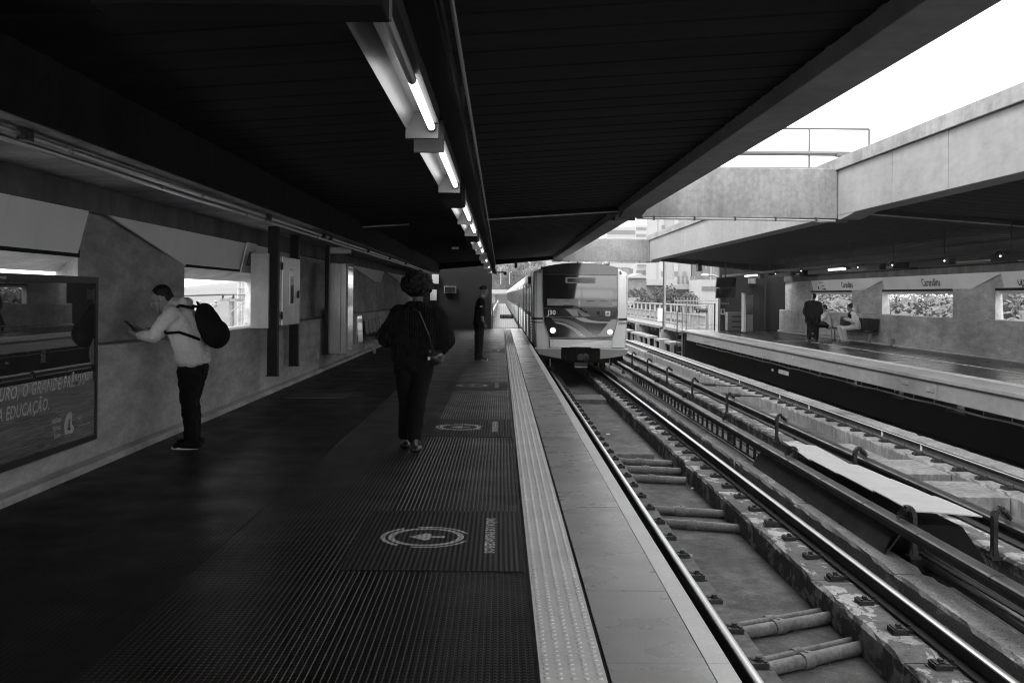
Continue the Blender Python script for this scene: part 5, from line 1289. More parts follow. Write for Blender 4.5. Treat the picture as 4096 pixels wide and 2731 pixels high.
# ------------------------------------------------------------------ trees
def tree(x, y, zb, H, cr, label, leaf='leaf_pale', n=900, ls=.35, seed=1, group=None, cat='tree', squash=.8, clumps=14):
    rnd = random.Random(seed)
    t = thing('tree', label, cat, (x, y, zb), group)
    top = V((x, y, zb+H-cr*squash))
    b = MB(); b.tube([(x, y, zb), (x+.1, y, zb+H*.3), tuple(top)], [H*.028, H*.022, H*.010], 7)
    cl_c = []
    for k in range(clumps):
        d = V((rnd.gauss(0, 1), rnd.gauss(0, 1), rnd.gauss(0, .8))).normalized()*(rnd.uniform(.45, .85))
        c = top+V((d.x*cr, d.y*cr, d.z*cr*squash)); cl_c.append((c, cr*rnd.uniform(.24, .42)))
        if k < 7: b.tube([top-V((0, 0, cr*.6)), (top+c)/2+V((0, 0, -.1*cr)), c], [H*.010, H*.006, H*.003], 5)
    b.build('trunk', 'bark', t, smooth=True)
    b = MB(); vs = []; fs = []
    for i in range(n):
        c, r_ = cl_c[i % len(cl_c)]
        d = V((rnd.gauss(0, 1), rnd.gauss(0, 1), rnd.gauss(0, 1))).normalized()*r_*rnd.uniform(.55, 1.1)
        p = c+V((d.x, d.y, d.z*.8)); nrm = (d.normalized()+V((rnd.uniform(-.6, .6), rnd.uniform(-.6, .6), rnd.uniform(-.2, .9)))).normalized()
        u = nrm.orthogonal().normalized(); u = (Matrix.Rotation(rnd.uniform(0, 6.28), 3, nrm) @ u); v_ = nrm.cross(u); s_ = ls*rnd.uniform(.6, 1.2)
        k = len(vs); vs += [p-u*s_, p-v_*s_*.5, p+u*s_, p+v_*s_*.5]; fs.append((k, k+1, k+2, k+3))
    for (c, r_) in cl_c:
        rr = r_*.45; k0 = len(vs); nu, nv = 9, 6
        for i_ in range(nv+1):
            for k_ in range(nu):
                a_ = 2*math.pi*k_/nu; t_ = math.pi*i_/nv; q = V((math.sin(t_)*math.cos(a_), math.sin(t_)*math.sin(a_), math.cos(t_)*.8))
                vs.append(c+q*rr*(1+.45*mnoise.noise(q*2.3+c)))
        for i_ in range(nv):
            for k_ in range(nu): fs.append((k0+i_*nu+k_, k0+i_*nu+(k_+1) % nu, k0+(i_+1)*nu+(k_+1) % nu, k0+(i_+1)*nu+k_))
    me = bpy.data.meshes.new('crown'); me.from_pydata([tuple(q-V((x, y, zb))) for q in vs], [], fs); me.materials.append(M[leaf]); me.update()
    o = bpy.data.objects.new('crown', me); COL.objects.link(o); o.parent = t; OFF[o.name] = V((x, y, zb))
    return t
tree(14.6, 88, -9, 11.5, 2.5, 'dark spreading tree in front of the long low white building', 'leaf_dark', 6000, .14, 3, squash=.55, clumps=22)
tree(13.4, 92, -9, 10.7, 1.8, 'smaller dark tree left of the spreading one, behind the mast', 'leaf_dark', 3500, .14, 4, squash=.5)
spots = [(21, 37, 4.6, 'window at the right edge'), (24, 44, 4.8, 'window at the right edge, left half'), (22, 51, 4.6, 'right part of the widest far window'), (25, 59, 4.8, 'middle of the widest far window'), (27, 67, 5.0, 'left part of the widest far window'),
         (26, 76, 4.8, 'right part of the bench window'), (28, 86, 5.0, 'middle of the bench window'), (30, 96, 5.0, 'left part of the bench window'), (32, 66, 5.6, 'widest far window, second row'), (34, 100, 5.8, 'bench window, second row'), (30, 50, 6.0, 'window at the right edge, second row'), (36, 82, 6.2, 'widest far window, last row')]
for i, (x, y, cr_, w_) in enumerate(spots):
    tree(x, y, -9, 11.2+.6*math.sin(i*2.1)+(1.6 if i > 7 else 0), cr_, 'pale leafy tree seen through the '+w_ if 'window' in w_ else 'pale leafy tree growing outside behind the '+w_, 'leaf_pale', 9500, .17, 20+i, 'leafy trees outside the far wall', squash=.75, clumps=26)
tl = ['left clump', 'middle clump', 'right clump', 'clump behind the train roof', 'dark clump under the white house']
for i, (px, py, Y, cr_) in enumerate(((1975, 1118, 250, 4.2), (2015, 1112, 256, 5.4), (2062, 1110, 250, 4.6), (2098, 1095, 262, 6.0), (2040, 1122, 246, 4.0), (1990, 1105, 280, 6), (2125, 1080, 280, 7))):
    p = at(px, py, Y)
    tree(p.x, Y, p.z-cr_*1.4, cr_*2.3, cr_, 'round hillside tree above the road bridge, '+['at the left by the last strip light', 'left of the first lamp post', 'between the two lamp posts', 'directly left of the train roof', 'low behind the bridge parapet', 'higher up in front of the white house', 'highest, at the edge of the white wall'][i], 'leaf_pale' if i % 2 else 'leaf_dark', 2600, .28, 50+i, 'trees on the hillside', squash=.8)
# left side: pole with cross arm, pipe mast
HAZE = 1
if HAZE:
    hm_ = bpy.data.materials.new('haze'); hm_.use_nodes = True; hn = hm_.node_tree; hn.nodes.clear()
    ho = hn.nodes.new('ShaderNodeOutputMaterial'); hv = hn.nodes.new('ShaderNodeVolumePrincipled'); hn.links.new(hv.outputs[0], ho.inputs['Volume'])
    hv.inputs['Color'].default_value = (.9, .9, .9, 1); hv.inputs['Density'].default_value = .0005; M['haze'] = hm_
def pole_line():
    Y = 42; t = thing('power_pole', 'concrete power pole with cross arm and wires seen through the left window', 'power pole', (at(926, 1305, Y).x, Y, -9))
    x = at(926, 1250, Y).x; zt = at(926, 1188, Y).z
    MB().tube([(x, Y, -9), (x, Y, zt)], [.22, .11], 10).build('pole', 'stained_concrete', t, smooth=True)
    za = at(926, 1200, Y).z; MB().box(x-.42, x+.75, Y-.15, Y-.05, za-.06, za+.06).build('cross_arm', 'stained_concrete', t)
    MB().tube([(x, Y-.15, za-.5), (x+.6, Y-.15, za)], .02, 5).build('brace', 'galvanised', t)
    for dx in (-.33, .1, .6): MB().tube([(x+dx, Y-.1, za+.06), (x+dx, Y-.1, za+.14), (x+dx, Y-.1, za+.24)], [.02, .05, .03], 8).build('insulator', 'black_iron', t)
    b = MB()
    for dx in (-.33, .1, .6): b.tube([(x+dx, Y-.1, za+.24), (x+dx-2.4, Y-4, za+.1), (x+dx-5.2, Y-8, za+.05)], .012, 4); b.tube([(x+dx, Y-.1, za+.24), (x+dx+3, Y+8, za+.1), (x+dx+8, Y+22, za+.2)], .012, 4)
    b.build('wire', 'black_iron', t)
    t = thing('tubular_mast', 'mast of three tall tubes behind the power pole outside the left window', 'mast', (at(975, 1200, 60).x, 60, -9))
    for px in (957, 970, 981): p = at(px, 1200, 60); MB().tube([(p.x, 60, -9), (p.x, 60, 12)], .125, 8).build('tube', 'galvanised', t, smooth=True)
    for k in range(5): p = at(957, 1150+k*30, 59.8); MB().box(p.x-.1, p.x+.5, 59.85, 60, p.z-.04, p.z+.04).build('band', 'galvanised', t)
    t = thing('transformer', 'pair of pale insulators and transformer frame left of the power pole', 'transformer', tuple(at(830, 1215, 42)))
    for px in (799, 862): p = at(px, 1212, 42); MB().tube([p-V((0, 0, .12)), p-V((0, 0, .06)), p, p+V((0, 0, .06)), p+V((0, 0, .12))], [.06, .09, .06, .09, .05], 8).build('insulator', 'render_white', t, smooth=True)
    a_ = at(800, 1225, 42); c_ = at(868, 1225, 42); MB().tube([a_, c_], .03, 6).build('bar', 'galvanised', t); MB().tube([at(820, 1236, 42), at(862, 1206, 42)], .02, 6).build('bar', 'galvanised', t)
    MB().tube([at(838, 1400, 42.4), at(838, 1225, 42.4)], .10, 8).build('pole', 'stained_concrete', t, smooth=True)
pole_line()
hz = MB().box(-420, 920, -125, 1420, -10.6, 60).build('haze', 'haze', kind='stuff') if HAZE else None
# ================================================================== PEOPLE
def bake(b, name, m_, parent, vox, smooth_it=3, disp=None, sm_f=.5):
    me = b.mesh(name, m_, False, OFF[parent.name]); o = bpy.data.objects.new(name, me); COL.objects.link(o)
    r_ = o.modifiers.new('r', 'REMESH'); r_.mode = 'VOXEL'; r_.voxel_size = vox; r_.use_smooth_shade = True
    if smooth_it: s_ = o.modifiers.new('s', 'SMOOTH'); s_.iterations = smooth_it; s_.factor = sm_f
    if disp:
        tx = bpy.data.textures.new('folds', 'CLOUDS'); tx.noise_scale = disp[0]; tx.noise_depth = 2
        d = o.modifiers.new('d', 'DISPLACE'); d.texture = tx; d.strength = disp[1]; d.mid_level = .5; d.texture_coords = 'LOCAL'
    dg = bpy.context.evaluated_depsgraph_get(); nm = bpy.data.meshes.new_from_object(o.evaluated_get(dg))
    o.modifiers.clear(); old = o.data; o.data = nm; bpy.data.meshes.remove(old); nm.name = name
    nm.polygons.foreach_set('use_smooth', [True]*len(nm.polygons))
    o.parent = parent; OFF[o.name] = OFF[parent.name]; return o
def head(b, c, f, r_=.105, up=V((0, 0, 1)), hair=None):
    """head with face: c centre, f facing direction"""
    f = V(f).normalized(); s_ = f.cross(up).normalized(); up = s_.cross(f).normalized(); k = r_/.105
    rot = Matrix((s_, f, up)).transposed()
    P = lambda a_, b_, c_: V(c)+(s_*a_+f*b_+up*c_)*k
    b.ell(P(0, -.012, .025), (.076*k, .098*k, .095*k), 20, 14, rot)
    b.ell(P(0, .018, -.04), (.058*k, .072*k, .075*k), 18, 12, rot)
    b.caps(P(0, .062, -.095), P(0, .058, -.095), .030*k, .030*k)          # chin
    b.caps(P(0, .082, .02), P(0, .106, -.022), .010*k, .016*k)            # nose
    b.caps(P(-.022, .086, -.052), P(.022, .086, -.052), .011*k, .011*k)   # lips
    b.caps(P(-.045, .072, .028), P(.045, .072, .028), .014*k, .014*k)     # brow
    for q in (-1, 1):
        b.caps(P(q*.045, .062, -.02), P(q*.04, .06, -.03), .022*k, .02*k)
        b.ell(P(q*.080, -.008, -.008), (.010*k, .020*k, .034*k), 10, 8, rot)
    return P, rot, k
def hand(b, w_, d, n_, k=1.0, curl=.7, spread=1, side=1):
    """palm from wrist w_ along d, palm normal n_; four fingers and a side thumb"""
    d = V(d).normalized(); n_ = V(n_); n_ = (n_-d*n_.dot(d)).normalized(); s_ = d.cross(n_)*side
    P = lambda a_, b_, c_: V(w_)+(d*a_+s_*b_+n_*c_)*k
    for q in (-.028, -.010, .010, .028): b.caps(P(.01, q*.7, 0), P(.085, q, 0), .014*k, .0125*k, 8, 2)
    for i, (q, L_) in enumerate(((-.032, .058), (-.011, .072), (.010, .078), (.031, .070))):
        p0 = P(.088, q, 0); a1 = curl*.6; a2 = curl*1.6
        p1 = p0+(d*math.cos(a1)+n_*math.sin(a1))*L_*.5*k; p2 = p1+(d*math.cos(a2)+n_*math.sin(a2))*L_*.55*k
        b.caps(p0, p1, .0095*k, .009*k, 8, 2); b.caps(p1, p2, .009*k, .0075*k, 8, 2)
    t0 = P(.025, .03, .004); t1 = P(.062, .056, .02); t2 = P(.092, .055, .036)
    b.caps(t0, t1, .014*k, .011*k, 8, 2); b.caps(t1, t2, .011*k, .0085*k, 8, 2)
def limb(b, pts, rs, n=14):
    for i in range(len(pts)-1): b.caps(pts[i], pts[i+1], rs[i], rs[i+1], n)
def shoe(b, heel, toe, w_=.045, h=.05):
    heel, toe = V(heel), V(toe); d = (toe-heel).normalized(); s_ = V((d.y, -d.x, 0)).normalized()
    for q in (-.4, .4):
        b.caps(heel+s_*w_*q+V((0, 0, h*.9)), heel.lerp(toe, .45)+s_*w_*q+V((0, 0, h*.85)), w_*.85, w_*.85); b.caps(heel.lerp(toe, .45)+s_*w_*q+V((0, 0, h*.8)), toe-d*.04+s_*w_*q+V((0, 0, h*.62)), w_*.82, w_*.62)
def sole(parent, heel, toe, m_, w_=.052):
    heel, toe = V(heel), V(toe); d = (toe-heel).normalized(); s_ = V((d.y, -d.x, 0)).normalized(); pts = []
    L_ = (toe-heel).length
    for k in range(16):
        a_ = 2*math.pi*k/16; ww = w_*(1.0 if math.cos(a_) > 0 else .8); pts.append(heel+d*(L_/2+L_*.53*math.cos(a_))+s_*ww*math.sin(a_))
    MB().prism([(p.x, p.y, heel.z+.001) for p in pts], (0, 0, .024)).build('shoe_sole', m_, parent)

# ---- man leaning on the ledge
def leaning_man():
    t = thing('person', 'man in pale grey hoodie leaning on the wall ledge reading his phone', 'person', (-3.1, 10.3, 0))
    Y = 10.3
    hc = V((-3.405, Y-.02, 1.487)); f = V((-.86, -.12, -.42))
    b = MB(); P, rot, k = head(b, hc, f, .112, up=V((-.40, 0, .92)))
    b.caps(P(0, -.03, -.06), (-3.29, Y, 1.36), .058, .068)
    sh = [V((-3.24, Y-.19, 1.325)), V((-3.22, Y+.19, 1.33))]
    el = [V((-3.40, Y-.23, 1.125)), V((-3.42, Y+.24, 1.13))]
    wr = [V((-3.605, Y-.13, 1.125)), V((-3.60, Y+.06, 1.15))]
    for i in range(2): limb(b, [sh[i], el[i], wr[i]], [.05, .04, .027])
    hand(b, wr[0]+V((-.01, 0, 0)), (-.75, .15, .30), (.25, .75, .6), 1.0, curl=.9)
    hand(b, wr[1]+V((-.01, 0, 0)), (-.72, -.25, .36), (.3, -.7, .55), 1.0, curl=1.0, side=-1)
    hipc = V((-3.08, Y, .86)); limb(b, [(-3.25, Y, 1.27), (-3.12, Y, 1.05), tuple(hipc)], [.08, .08, .08])
    for i, s_ in enumerate((-1, 1)):
        hp = hipc+V((0, s_*.09, -.03)); kn = V((-3.11, Y+s_*.10, .52)); an = V((-3.075+.0*s_, Y+s_*.11, .10)); limb(b, [hp, kn, an], [.075, .05, .035])
    bake(b, 'body', 'skin', t, .0055, 3)
    # hair: short crop
    b = MB(); b.ell(P(0, -.028, .043), (.080*k, .092*k, .088*k), 22, 16, rot); b.ell(P(0, -.065, -.005), (.068*k, .055*k, .06*k), 16, 12, rot); pass
    bake(b, 'hair', 'hair', t, .006, 2)
    # earphone wire
    MB().tube([P(-.088, .006, -.012), P(-.085, .03, -.06), P(-.06, .06, -.12), P(-.03, .03, -.2)], .0022, 5).build('earphone_wire', 'black_matte', t)
    # hoodie
    b = MB()
    for s_ in (-1, 1):
        limb(b, [(-3.25, Y+s_*.12, 1.335), (-3.16, Y+s_*.125, 1.16), (-3.10, Y+s_*.12, 1.0), (-3.09, Y+s_*.10, .92)], [.105, .135, .145, .150], 16)
        limb(b, [(-3.18, Y+s_*.06, 1.30), (-3.12, Y+s_*.07, 1.12)], [.12, .14])
    b.ell((-3.09, Y, .92), (.165, .235, .09), 24, 10)
    for i in range(2):
        limb(b, [sh[i]+V((.0, 0, .005)), sh[i].lerp(el[i], .5), el[i], el[i].lerp(wr[i], .45), wr[i]+V((.03, 0, 0))], [.092, .080, .066, .058, .043], 16)
        for q in (.55, .66, .77, .88): c = el[i].lerp(wr[i], q); b.ell(c, (.012, .050-.008*q, .052-.012*q), 14, 8)
    b.caps((-3.31, Y-.07, 1.385), (-3.31, Y+.07, 1.385), .06, .06); b.ell((-3.225, Y, 1.42), (.115, .15, .075), 20, 12, Matrix.Rotation(R(28), 3, 'Y')); b.caps((-3.17, Y-.07, 1.45), (-3.17, Y+.07, 1.45), .055, .055)
    hd = bake(b, 'hoodie', 'fleece', t, .0075, 3, (.08, .032))
    b = MB(); b.tube([(-3.09+.0, Y, .835), (-3.09, Y, .84)], .01, 8)
    # ribbed waistband
    vs = []; n = 28
    for z in (.850, .862, .905, .918):
        rr = 1.0 if z in (.862, .905) else .95
        vs += [(-3.09+.168*rr*math.cos(2*math.pi*k_/n), Y+.240*rr*math.sin(2*math.pi*k_/n), z+.03*math.cos(2*math.pi*k_/n)*0) for k_ in range(n)]
    b = MB(); b.add(vs, [(j*n+k_, j*n+(k_+1) % n, (j+1)*n+(k_+1) % n, (j+1)*n+k_) for j in range(3) for k_ in range(n)]); b.build('waistband', 'fleece', t, smooth=True)
    # trousers
    b = MB(); b.ell((-3.085, Y, .80), (.150, .20, .14), 22, 12)
    for s_ in (-1, 1):
        dx = -.02*s_
        limb(b, [(-3.09, Y+s_*.095, .76), (-3.10+dx*.5, Y+s_*.10, .60), (-3.115+dx, Y+s_*.105, .50), (-3.09+dx, Y+s_*.11, .30), (-3.085+dx, Y+s_*.11, .10)], [.125, .105, .088, .078, .066], 16)
    bake(b, 'trousers', 'cloth_black', t, .009, 3, (.07, .03))
    b = MB()
    for s_ in (-1, 1): shoe(b, (-3.02-.02*s_, Y+s_*.11, .0), (-3.27-.02*s_, Y+s_*.125, .0), .048, .052)
    bake(b, 'shoes', 'cloth_black', t, .008, 2)
    for s_ in (-1, 1): sole(t, (-3.02-.02*s_, Y+s_*.11, 0), (-3.27-.02*s_, Y+s_*.125, 0), 'white_paint')
    # phone in the hand
    o = thing('phone', 'black smartphone held by the man in the grey hoodie', 'phone', (-3.70, Y-.04, 1.22))
    rm = Matrix.Rotation(R(-38), 4, 'Y') @ Matrix.Rotation(R(8), 4, 'Z')
    b = MB().box(-.072, .072, -.038, .038, -.004, .004); q = b.build('case', 'phone', bevel=.003); q.parent = o; q.matrix_local = Matrix.Translation((0, 0, 0)) @ Matrix.Rotation(R(40), 4, 'Y'); 
    b = MB().box(-.066, .066, -.034, .034, .0042, .0048); q2 = b.build('phone_screen', 'screen'); q2.parent = o; q2.matrix_local = q.matrix_local.copy()
    # backpack
    bp = thing('backpack', 'rounded black backpack on the back of the man in the grey hoodie', 'backpack', (-2.92, Y, 1.2))
    b = MB(); rt = Matrix.Rotation(R(-25), 3, 'Y')
    c = V((-2.915, Y, 1.215))
    b.ell(c, (.125, .16, .235), 24, 16, rt); b.ell(c+rt @ V((.02, 0, -.09)), (.135, .165, .15), 22, 12, rt); b.ell(c+rt @ V((.01, 0, .12)), (.095, .13, .13), 20, 12, rt)
    b.ell(c+rt @ V((.085, 0, -.09)), (.07, .12, .12), 18, 12, rt)
    bake(b, 'bag', 'cloth_black', bp, .008, 3, (.12, .012))
    MB().tube([c+V((-.10, -.06, .19)), c+V((-.13, -.02, .245)), c+V((-.10, .06, .19))], .010, 6).build('grab_loop', 'cloth_black', bp, smooth=True)
    for s_ in (-1, 1):
        b = MB(); pts = [(-3.04, Y+s_*.12, 1.40), (-3.17, Y+s_*.165, 1.425), (-3.315, Y+s_*.19, 1.33), (-3.33, Y+s_*.225, 1.20), (-3.27, Y+s_*.265, 1.155), (-3.14, Y+s_*.275, 1.165), (-3.02, Y+s_*.235, 1.12), (-2.98, Y+s_*.15, 1.09)]
        b.tube(pts[1:3] if False else pts, .016, 6); b.build('strap', 'cloth_black', bp, smooth=True)
leaning_man()

# ---- woman walking away, seen from behind
def walking_woman():
    Y = 10.2; X0 = -.86
    t = thing('person', 'dark silhouetted woman with round curly hair and sweater walking on the platform', 'person', (X0, Y, 0))
    b = MB(); hc = V((-.825, Y+.02, 1.62)); P, rot, k = head(b, hc, (.1, 1, -.25), .105)
    b.caps(hc+V((0, -.02, -.07)), (-.83, Y, 1.42), .055, .06)
    sh = [V((-1.00, Y, 1.36)), V((-.64, Y, 1.35))]; el = [V((-1.125, Y+.02, 1.13)), V((-.555, Y+.02, 1.10))]; wr = [V((-1.16, Y+.24, 1.16)), V((-.66, Y+.16, .96))]
    for i in range(2): limb(b, [sh[i], el[i], wr[i]], [.045, .038, .026])
    hand(b, wr[0], (.1, .8, .3), (0, -.3, .9), .95); hand(b, wr[1], (-.2, .4, -.9), (-.9, .1, .2), .95, side=-1)
    limb(b, [(-.83, Y, 1.30), (-.85, Y, 1.05), (-.86, Y, .90)], [.07, .07, .07])
    for s_, kx, ax, ay in ((-1, -.94, -.955, .10), (1, -.80, -.835, -.16)):
        limb(b, [(X0+s_*.08, Y, .86), (kx, Y+ay*.5, .50), (ax, Y+ay, .10)], [.08, .055, .038])
    bake(b, 'body', 'skin_dark', t, .0075, 3)
    b = MB(); b.ell(hc+V((-.01, -.01, .035)), (.150, .15, .135), 24, 16)
    rnd = random.Random(8)
    for i in range(230):
        d = V((rnd.gauss(0, 1), rnd.gauss(0, 1), rnd.gauss(0, 1))).normalized()
        if d.z < -.55: continue
        p = hc+V((-.01, -.01, .035))+V((d.x*.15, d.y*.15, d.z*.13)); b.ell(p, (rnd.uniform(.014, .024),)*3, 7, 5)
    bake(b, 'hair', 'hair', t, .006, 0)
    b = MB()
    for s_ in (-1, 1):
        limb(b, [(-.83+s_*.10, Y, 1.34), (-.845+s_*.105, Y, 1.15), (-.86+s_*.10, Y, .97)], [.115, .125, .13], 16)
    for i in range(2): limb(b, [sh[i], sh[i].lerp(el[i], .5), el[i], el[i].lerp(wr[i], .5), wr[i]], [.10, .105, .105, .085, .05], 16)
    b.ell((-.83, Y-.01, 1.44), (.115, .11, .06), 18, 10); limb(b, [(-.83, Y, 1.33), (-.85, Y, 1.1), (-.86, Y, .95)], [.12, .125, .13])
    bake(b, 'sweater', 'knit_black', t, .009, 3, (.07, .045))
    b = MB(); b.ell((X0, Y, .88), (.19, .14, .14), 20, 12)
    for s_, kx, ax, ay in ((-1, -.93, -.945, .10), (1, -.81, -.835, -.16)):
        limb(b, [(X0+s_*.09, Y, .84), (X0+s_*.08+(kx-X0-s_*.08)*.5, Y+ay*.2, .66), (kx, Y+ay*.5, .48), (ax, Y+ay*.9, .16)], [.115, .098, .082, .072], 16)
    bake(b, 'trousers', 'cloth_black', t, .009, 3, (.1, .015))
    b = MB()
    for ax, ay, z in ((-.945, .10, 0), (-.825, -.16, 0)):
        shoe(b, (ax, Y+ay-.05, z), (ax+.02, Y+ay+.19, z), .042, .05); b.caps((ax, Y+ay-.01, .05), (ax, Y+ay, .17), .048, .05)
    bake(b, 'boots', 'leather', t, .008, 2)
    o = thing('shoulder_bag', 'dark shoulder bag with small metal clasps at the right hip of the silhouetted woman', 'bag', (-.66, Y-.02, .93))
    b = MB(); b.ell((-.655, Y-.02, .935), (.095, .13, .085), 18, 12); bake(b, 'bag', 'leather', o, .008, 2)
    MB().tube([(-.66, Y-.12, .99), (-.70, Y-.13, 1.15), (-.80, Y-.12, 1.38), (-.93, Y-.05, 1.46)], .008, 6).build('strap', 'leather', o)
    MB().box(-.71, -.685, Y-.165, Y-.15, .915, .945).build('tag', 'white_paint', o); MB().box(-.70, -.695, Y-.155, Y-.145, .99, 1.01).build('clasp', 'galvanised', o); MB().box(-.685, -.68, Y-.155, Y-.145, .99, 1.01).build('clasp', 'galvanised', o)
walking_woman()

def guard():
    Y = 24.5; X0 = -.50
    t = thing('person', 'guard in dark uniform with pale forearm standing near the platform edge by the end wall', 'person', (X0, Y, 0))
    b = MB(); hc = V((-.40, Y, 1.665)); f = V((.9, .45, -.1)); P, rot, k = head(b, hc, f, .108)
    b.caps(hc+V((-.03, 0, -.07)), (-.46, Y, 1.45), .055, .06)
    sh = [V((-.45, Y-.19, 1.40)), V((-.48, Y+.19, 1.40))]; el = [V((-.455, Y-.23, 1.10)), V((-.47, Y+.24, 1.10))]; wr = [V((-.41, Y-.21, .92)), V((-.40, Y+.2, .92))]
    for i in range(2): limb(b, [sh[i], el[i], wr[i]], [.052, .044, .030]); hand(b, wr[i], (.2, 0, -.95), (.9, .3, .1), 1.0)
    limb(b, [(-.48, Y, 1.3), (-.50, Y, .92)], [.07, .07])
    for s_ in (-1, 1): limb(b, [(-.50, Y+s_*.09, .88), (-.51, Y+s_*.1, .5), (-.52, Y+s_*.11, .1)], [.08, .06, .04])
    bake(b, 'body', 'skin', t, .009, 3)
    b = MB(); b.ell(P(0, -.02, .045), (.082, .10, .085), 20, 12, rot); bake(b, 'hair', 'hair', t, .01, 2)
    b = MB()
    for s_ in (-1, 1): limb(b, [(-.475, Y+s_*.11, 1.385), (-.49, Y+s_*.11, 1.15), (-.50, Y+s_*.10, .93)], [.115, .14, .14], 16)
    for i in range(2): limb(b, [sh[i], sh[i].lerp(el[i], .92)], [.088, .078], 16)
    bake(b, 'uniform_jacket', 'cloth_dark', t, .011, 3, (.1, .02))
    MB().tube([P(-.06, -.07, -.10), P(0, -.085, -.115), P(.06, -.06, -.12), P(.06, .02, -.14)], .014, 6).build('collar', 'white_paint', t, smooth=True)
    MB().box(-.49, -.43, Y-.292, Y-.28, 1.27, 1.31).build('arm_badge', 'white_paint', t)
    b = MB(); b.ell((-.50, Y, .88), (.16, .20, .13), 18, 10)
    for s_ in (-1, 1): limb(b, [(-.50, Y+s_*.10, .84), (-.51, Y+s_*.105, .48), (-.52, Y+s_*.11, .12)], [.125, .105, .095], 16)
    bake(b, 'trousers', 'cloth_dark', t, .011, 3, (.1, .02))
    b = MB()
    for s_ in (-1, 1): shoe(b, (-.58, Y+s_*.11, 0), (-.30, Y+s_*.13, 0), .05, .055)
    bake(b, 'boots', 'leather', t, .01, 2)
    for s_ in (-1, 1): sole(t, (-.58, Y+s_*.11, 0), (-.30, Y+s_*.13, 0), 'panel_grey')
guard()

def standing_man():
    Y = 36.6; X0 = 11.15
    t = thing('person', 'black silhouetted man standing on the far platform facing the bench window', 'person', (X0, Y, 0))
    b = MB(); hc = V((X0+.02, Y, 1.60)); P, rot, k = head(b, hc, (.6, .8, 0), .108); b.caps(hc-V((0, 0, .06)), (X0, Y, 1.40), .055, .065)
    sh = [V((X0-.22, Y, 1.36)), V((X0+.22, Y, 1.36))]; el = [V((X0-.29, Y+.02, 1.06)), V((X0+.30, Y+.03, 1.06))]; wr = [V((X0-.20, Y+.2, .95)), V((X0+.24, Y+.2, .95))]
    for i in range(2): limb(b, [sh[i], el[i], wr[i]], [.05, .04, .03]); hand(b, wr[i], (.1, .8, -.4), (0, 0, 1), 1.0)
    limb(b, [(X0, Y, 1.28), (X0, Y, .92)], [.07, .07])
    for s_ in (-1, 1): limb(b, [(X0+s_*.1, Y, .88), (X0+s_*.12, Y, .48), (X0+s_*.13, Y, .1)], [.08, .06, .04])
    bake(b, 'body', 'skin', t, .011, 2)
    b = MB(); b.ell(hc+V((0, -.01, .03)), (.094, .108, .105), 18, 12); bake(b, 'hair', 'hair', t, .012, 1)
    b = MB()
    for s_ in (-1, 1): limb(b, [(X0+s_*.13, Y, 1.36), (X0+s_*.14, Y, 1.1), (X0+s_*.13, Y, .75)], [.115, .14, .15], 16)
    b.caps((X0, Y, 1.40), (X0, Y, 1.2), .10, .13); b.caps((X0, Y, 1.2), (X0, Y, .78), .13, .14)
    for i in range(2): limb(b, [sh[i], el[i], wr[i]], [.09, .08, .06], 14)
    bake(b, 'coat', 'cloth_black', t, .012, 3, (.15, .02))
    b = MB(); b.ell((X0, Y, .85), (.2, .15, .13), 18, 10)
    for s_ in (-1, 1): limb(b, [(X0+s_*.10, Y, .84), (X0+s_*.12, Y, .48), (X0+s_*.13, Y, .12)], [.12, .095, .08], 14)
    bake(b, 'trousers', 'cloth_black', t, .012, 3)
    b = MB(); shoe(b, (X0-.13, Y-.02, 0), (X0-.20, Y-.26, 0), .05, .05); shoe(b, (X0+.13, Y-.05, 0), (X0+.2, Y+.2, 0), .05, .05); bake(b, 'shoes', 'leather', t, .012, 1)
standing_man()

def seated(label, P0, face, cl_top, cl_leg, J, shoes, hairm, bun=False, sk='skin', topname='jacket', Yoff=0):
    """seated figure: J holds world joints"""
    t = thing('person', label, 'person', P0)
    b = MB(); P, rot, k = head(b, J['head'], face, .105, up=V((.3*-face[0]*0, 0, 1)))
    b.caps(V(J['head'])-V((0, 0, .05)), J['neck'], .052, .06)
    for i in range(2):
        limb(b, [J['sh'][i], J['el'][i], J['wr'][i]], [.048, .038, .028]); hand(b, J['wr'][i], V(J['wr'][i])-V(J['el'][i]), (0, 0, 1), .95, curl=.9)
        limb(b, [J['hip'][i], J['kn'][i], J['an'][i]], [.085, .055, .038])
    limb(b, [J['neck'], J['chest'], J['pel']], [.06, .06, .06]); bake(b, 'body', sk, t, .011, 2)
    b = MB(); b.ell(P(0, -.03, .035), (.088*k, .10*k, .098*k), 18, 12, rot)
    if bun: b.ell(P(0, -.11, .10), (.05, .05, .045), 12, 8)
    bake(b, 'hair', hairm, t, .011, 1)
    b = MB()
    for s_ in (-1, 1): q = V((0, s_*.09, 0)); limb(b, [V(J['neck'])+q*.8-V((0, 0, .07)), V(J['chest'])+q, V(J['pel'])+q+V((0, 0, .03))], [.09, .13, .14], 14)
    for i in range(2): limb(b, [J['sh'][i], J['el'][i], J['wr'][i]], [.078, .066, .045], 14)
    bake(b, topname, cl_top, t, .012, 3, (.12, .02))
    b = MB(); b.ell(J['pel'], (.16, .20, .12), 18, 10)
    for i in range(2): limb(b, [J['hip'][i], J['kn'][i], J['an'][i]], [.115, .082, .062], 14)
    bake(b, 'trousers', cl_leg, t, .012, 3)
    b = MB()
    for h_, t_ in J['ft']: shoe(b, h_, t_, .045, .05)
    bake(b, 'shoes', shoes, t, .011, 1)
    return t
Y = 36.3
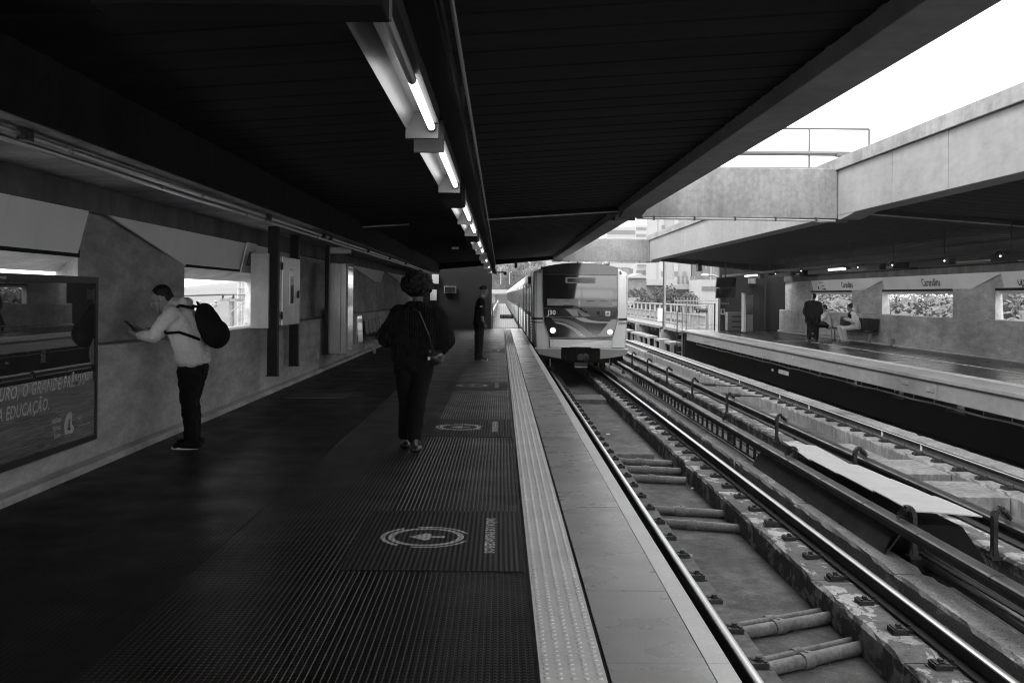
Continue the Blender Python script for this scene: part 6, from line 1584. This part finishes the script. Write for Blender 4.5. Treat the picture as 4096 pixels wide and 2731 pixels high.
seated('seated woman with hair bun, pale clothes and bag on her lap, far platform', (12.55, Y, 0), (-.9, 0, -.35), 'cloth_pale', 'cloth_pale',
       dict(head=(12.36, Y, 1.235), neck=(12.44, Y, 1.08), chest=(12.52, Y, .85), pel=(12.60, Y, .54),
            sh=[(12.46, Y-.18, 1.0), (12.46, Y+.18, 1.0)], el=[(12.42, Y-.22, .76), (12.42, Y+.22, .76)], wr=[(12.16, Y-.12, .84), (12.16, Y+.10, .84)],
            hip=[(12.55, Y-.09, .55), (12.55, Y+.09, .55)], kn=[(12.10, Y-.11, .50), (12.04, Y+.11, .52)], an=[(12.22, Y-.11, .10), (12.16, Y+.12, .10)],
            ft=[((12.28, Y-.11, 0), (12.04, Y-.14, 0)), ((12.2, Y+.12, 0), (11.96, Y+.14, 0))]), 'shoe_pale', 'hair', bun=True)
b = MB(); b.ell((12.40, Y, .97), (.11, .14, .12), 14, 8); bake(b, 'scarf', 'cloth_dark', bpy.data.objects['person.004'], .012, 1)
o = thing('handbag', 'dark handbag on the lap of the seated woman in pale clothes', 'bag', (12.2, Y-.05, .64)); b = MB(); b.ell((12.22, Y-.05, .67), (.19, .14, .09), 16, 10); bake(b, 'bag', 'leather', o, .011, 2)
MB().tube([(12.1, Y-.1, .72), (12.16, Y-.1, .83), (12.3, Y-.1, .74)], .01, 6).build('handle', 'leather', o)
seated('seated man with crossed legs and white shoes, mostly hidden behind the standing silhouette', (12.2, 38.6, 0), (-.9, -.1, -.2), 'cloth_pale', 'cloth_black',
       dict(head=(12.18, 38.6, 1.18), neck=(12.24, 38.6, 1.04), chest=(12.30, 38.6, .82), pel=(12.36, 38.6, .52),
            sh=[(12.2, 38.42, .98), (12.2, 38.78, .98)], el=[(12.05, 38.38, .76), (12.1, 38.84, .76)], wr=[(11.9, 38.5, .72), (11.95, 38.7, .72)],
            hip=[(12.3, 38.5, .55), (12.3, 38.7, .55)], kn=[(11.82, 38.55, .62), (11.88, 38.68, .52)], an=[(11.66, 38.5, .30), (11.78, 38.7, .12)],
            ft=[((11.72, 38.5, .19), (11.44, 38.48, .24)), ((11.80, 38.7, 0), (11.52, 38.7, 0))]), 'shoe_pale', 'hair')
MB().box(12.0, 12.04, 37.2, 37.24, 0, .42).build('bench_leg', 'galvanised', bpy.data.objects['bench.001'])
